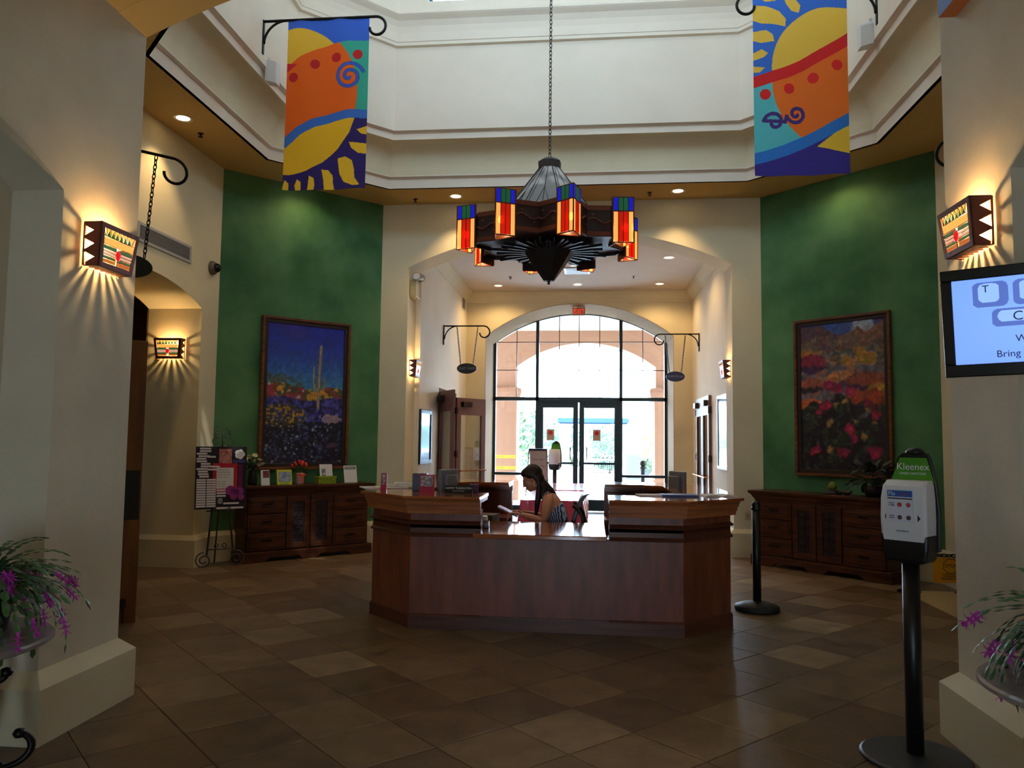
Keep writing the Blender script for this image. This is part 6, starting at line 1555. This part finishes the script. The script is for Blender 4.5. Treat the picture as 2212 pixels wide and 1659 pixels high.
for k in range(85):
    a = rs.uniform(0, 2*PI); e = rs.uniform(-.2, 1.3); r = rs.uniform(.05, .20); z = .13+.18*math.sin(max(0, e))+rs.uniform(0, .06)
    f = bpy.data.objects.new('leaf', plf); COL.objects.link(f); f.parent = o; f.location = (r*math.cos(a)*math.cos(e*.6), r*math.sin(a)*math.cos(e*.6)*.8, z); f.rotation_euler = (rs.uniform(-.4, .4), -e*.6+rs.uniform(-.4, .5), a)
# ================================================================== CACTUS TABLES (foreground left and right)
marble = M('grey_marble', (158, 150, 148), .22, scale=5, rgb2=(128, 116, 112), detail=8, spec=.5)
# stem of flat jointed segments and a magenta flower
def cactus_stem(n, seed):
    rs = random.Random(seed); g = G(); p = Vector((0, 0, 0)); e = rs.uniform(.2, .85)
    for k in range(n):
        L_ = rs.uniform(.050, .066); d = Vector((math.cos(e), rs.uniform(-.12, .12), math.sin(e))).normalized(); s = Vector((0, 1, 0)); nn = d.cross(s)
        w_ = .0125
        pts = [p, p+d*L_*.25+s*w_, p+d*L_*.75+s*w_*1.1, p+d*L_, p+d*L_*.75-s*w_*1.1, p+d*L_*.25-s*w_]; c = p+d*L_*.5+nn*.004; c2 = p+d*L_*.5-nn*.004
        g.add(pts+[c, c2], [(i, (i+1) % 6, 6) for i in range(6)]+[((i+1) % 6, i, 7) for i in range(6)])
        p = p+d*L_*.97; e -= rs.uniform(.10, .36)
    return g, p, e
cg = M('cactus_green', (70, 112, 56), .5, rgb2=(40, 70, 40), scale=4); fl_m = M('magenta_flower', (200, 60, 180), .5, var=.25, scale=20)
stems = [(lambda t: (mesh('stem', t[0], cg), t[1], t[2]))(cactus_stem(5+k % 4, 100+k)) for k in range(8)]
g = G()
for tier, (z, r, n_) in enumerate(((0, .026, 6), (.018, .032, 7), (.036, .024, 6))):
    for k in range(n_):
        a = 2*PI*(k+.5*tier)/n_; c, s = math.cos(a), math.sin(a)
        g.add([(0, 0, z), (r*.5*math.cos(a-.35), r*.5*math.sin(a-.35), z+.012), (r*c, r*s, z+.012+(.012 if tier == 2 else -.006)), (r*.5*math.cos(a+.35), r*.5*math.sin(a+.35), z+.012)], [(0,1,2,3)])
g.tube([(0, 0, -.012), (0, 0, .06)], [.006, .003], 5); flm = mesh('flower', g, fl_m)
def cactus_plant(loc, label, seed):
    o = thing('flowering_cactus', label, 'plant', loc)
    g = G(); g.lathe([(.085, 0), (.10, .02), (.125, .19), (.135, .20), (.13, .215), (.11, .205), (.001, .19)], n=24); obj('pot', g, M('glazed_dark_pot', (36, 30, 34), .25), o, True)
    rs = random.Random(seed)
    for k in range(190):
        me, tip, e = stems[k % 8]; a = 2*PI*k*.381966; r = rs.uniform(0, .08); s = rs.uniform(.7, 1.08)
        f = bpy.data.objects.new('stem', me); COL.objects.link(f); f.parent = o
        tl_ = rs.uniform(-.5, .6); f.location = (r*math.cos(a), r*math.sin(a), .20); f.rotation_euler = (rs.uniform(-.2, .2), tl_, a); f.scale = (s, s, s)
        if k % 5 == 0:
            mt4 = Matrix.LocRotScale(f.location, f.rotation_euler, f.scale); q = bpy.data.objects.new('flower', flm); COL.objects.link(q); q.parent = o
            q.location = mt4 @ tip; dd = (mt4.to_3x3() @ Vector((math.cos(e), 0, math.sin(e)))).normalized(); q.rotation_euler = dd.to_track_quat('Z', 'Y').to_euler(); q.scale = (1.1, 1.1, 1.1)
    return o
for s, x, lb in ((-1, -2.70, 'left'), (1, 1.86, 'right')):
    o = thing('console_table', 'round grey marble table on scrolled iron legs, %s foreground' % lb, 'table', (x, 2.96, 0))
    g = G(); g.lathe([(.001, .72), (.435, .72), (.45, .728), (.45, .742), (.44, .75), (.001, .75)], n=56); obj('marble_top', g, marble, o)
    for k in range(4):
        a = (R(38) if s < 0 else R(140))+k*PI/2; mm_ = Matrix.Rotation(a, 4, 'Z') @ Matrix.Diagonal((1.25, 1.25, 1, 1))
        for j, part in enumerate((spiral((.19, 0, .60), .12, .035, PI*.35, PI*.35+1.5*PI, 20), spiral((.24, 0, .28), .13, .05, PI*.7, PI*.7+2*PI*.8, 20), [(.30, 0, .715), (.20, 0, .66), (.12, 0, .56), (.10, 0, .42), (.16, 0, .30), (.24, 0, .16), (.28, 0, .03)], spiral((.30, 0, .055), .05, .02, -PI*.6, PI*.9, 14))):
            g = G(); g.tube(part, .013, 7); [g.ball(part[-1], .022, 8)] if j in (0, 1, 3) else None; g.xf(mm_); obj('scroll' if j != 2 else 'leg', g, iron, o, True)
    g = G(); g.tube([(.33*math.cos(t), .33*math.sin(t), .705) for t in [2*PI*i/32 for i in range(33)]], .012, 6, False); g.tube([(.12*math.cos(t), .12*math.sin(t), .42) for t in [2*PI*i/20 for i in range(21)]], .010, 6, False); obj('hoop', g, iron, o, True)
    cactus_plant((x+(.14 if s < 0 else -.10), 2.96+(.10 if s < 0 else -.02), .75), 'arching cactus with magenta flowers on the %s marble table' % lb, 31 if s < 0 else 47)
g = G(); g.lathe([(.001, 0)]*2+[(.03, .004)], n=8) if False else None
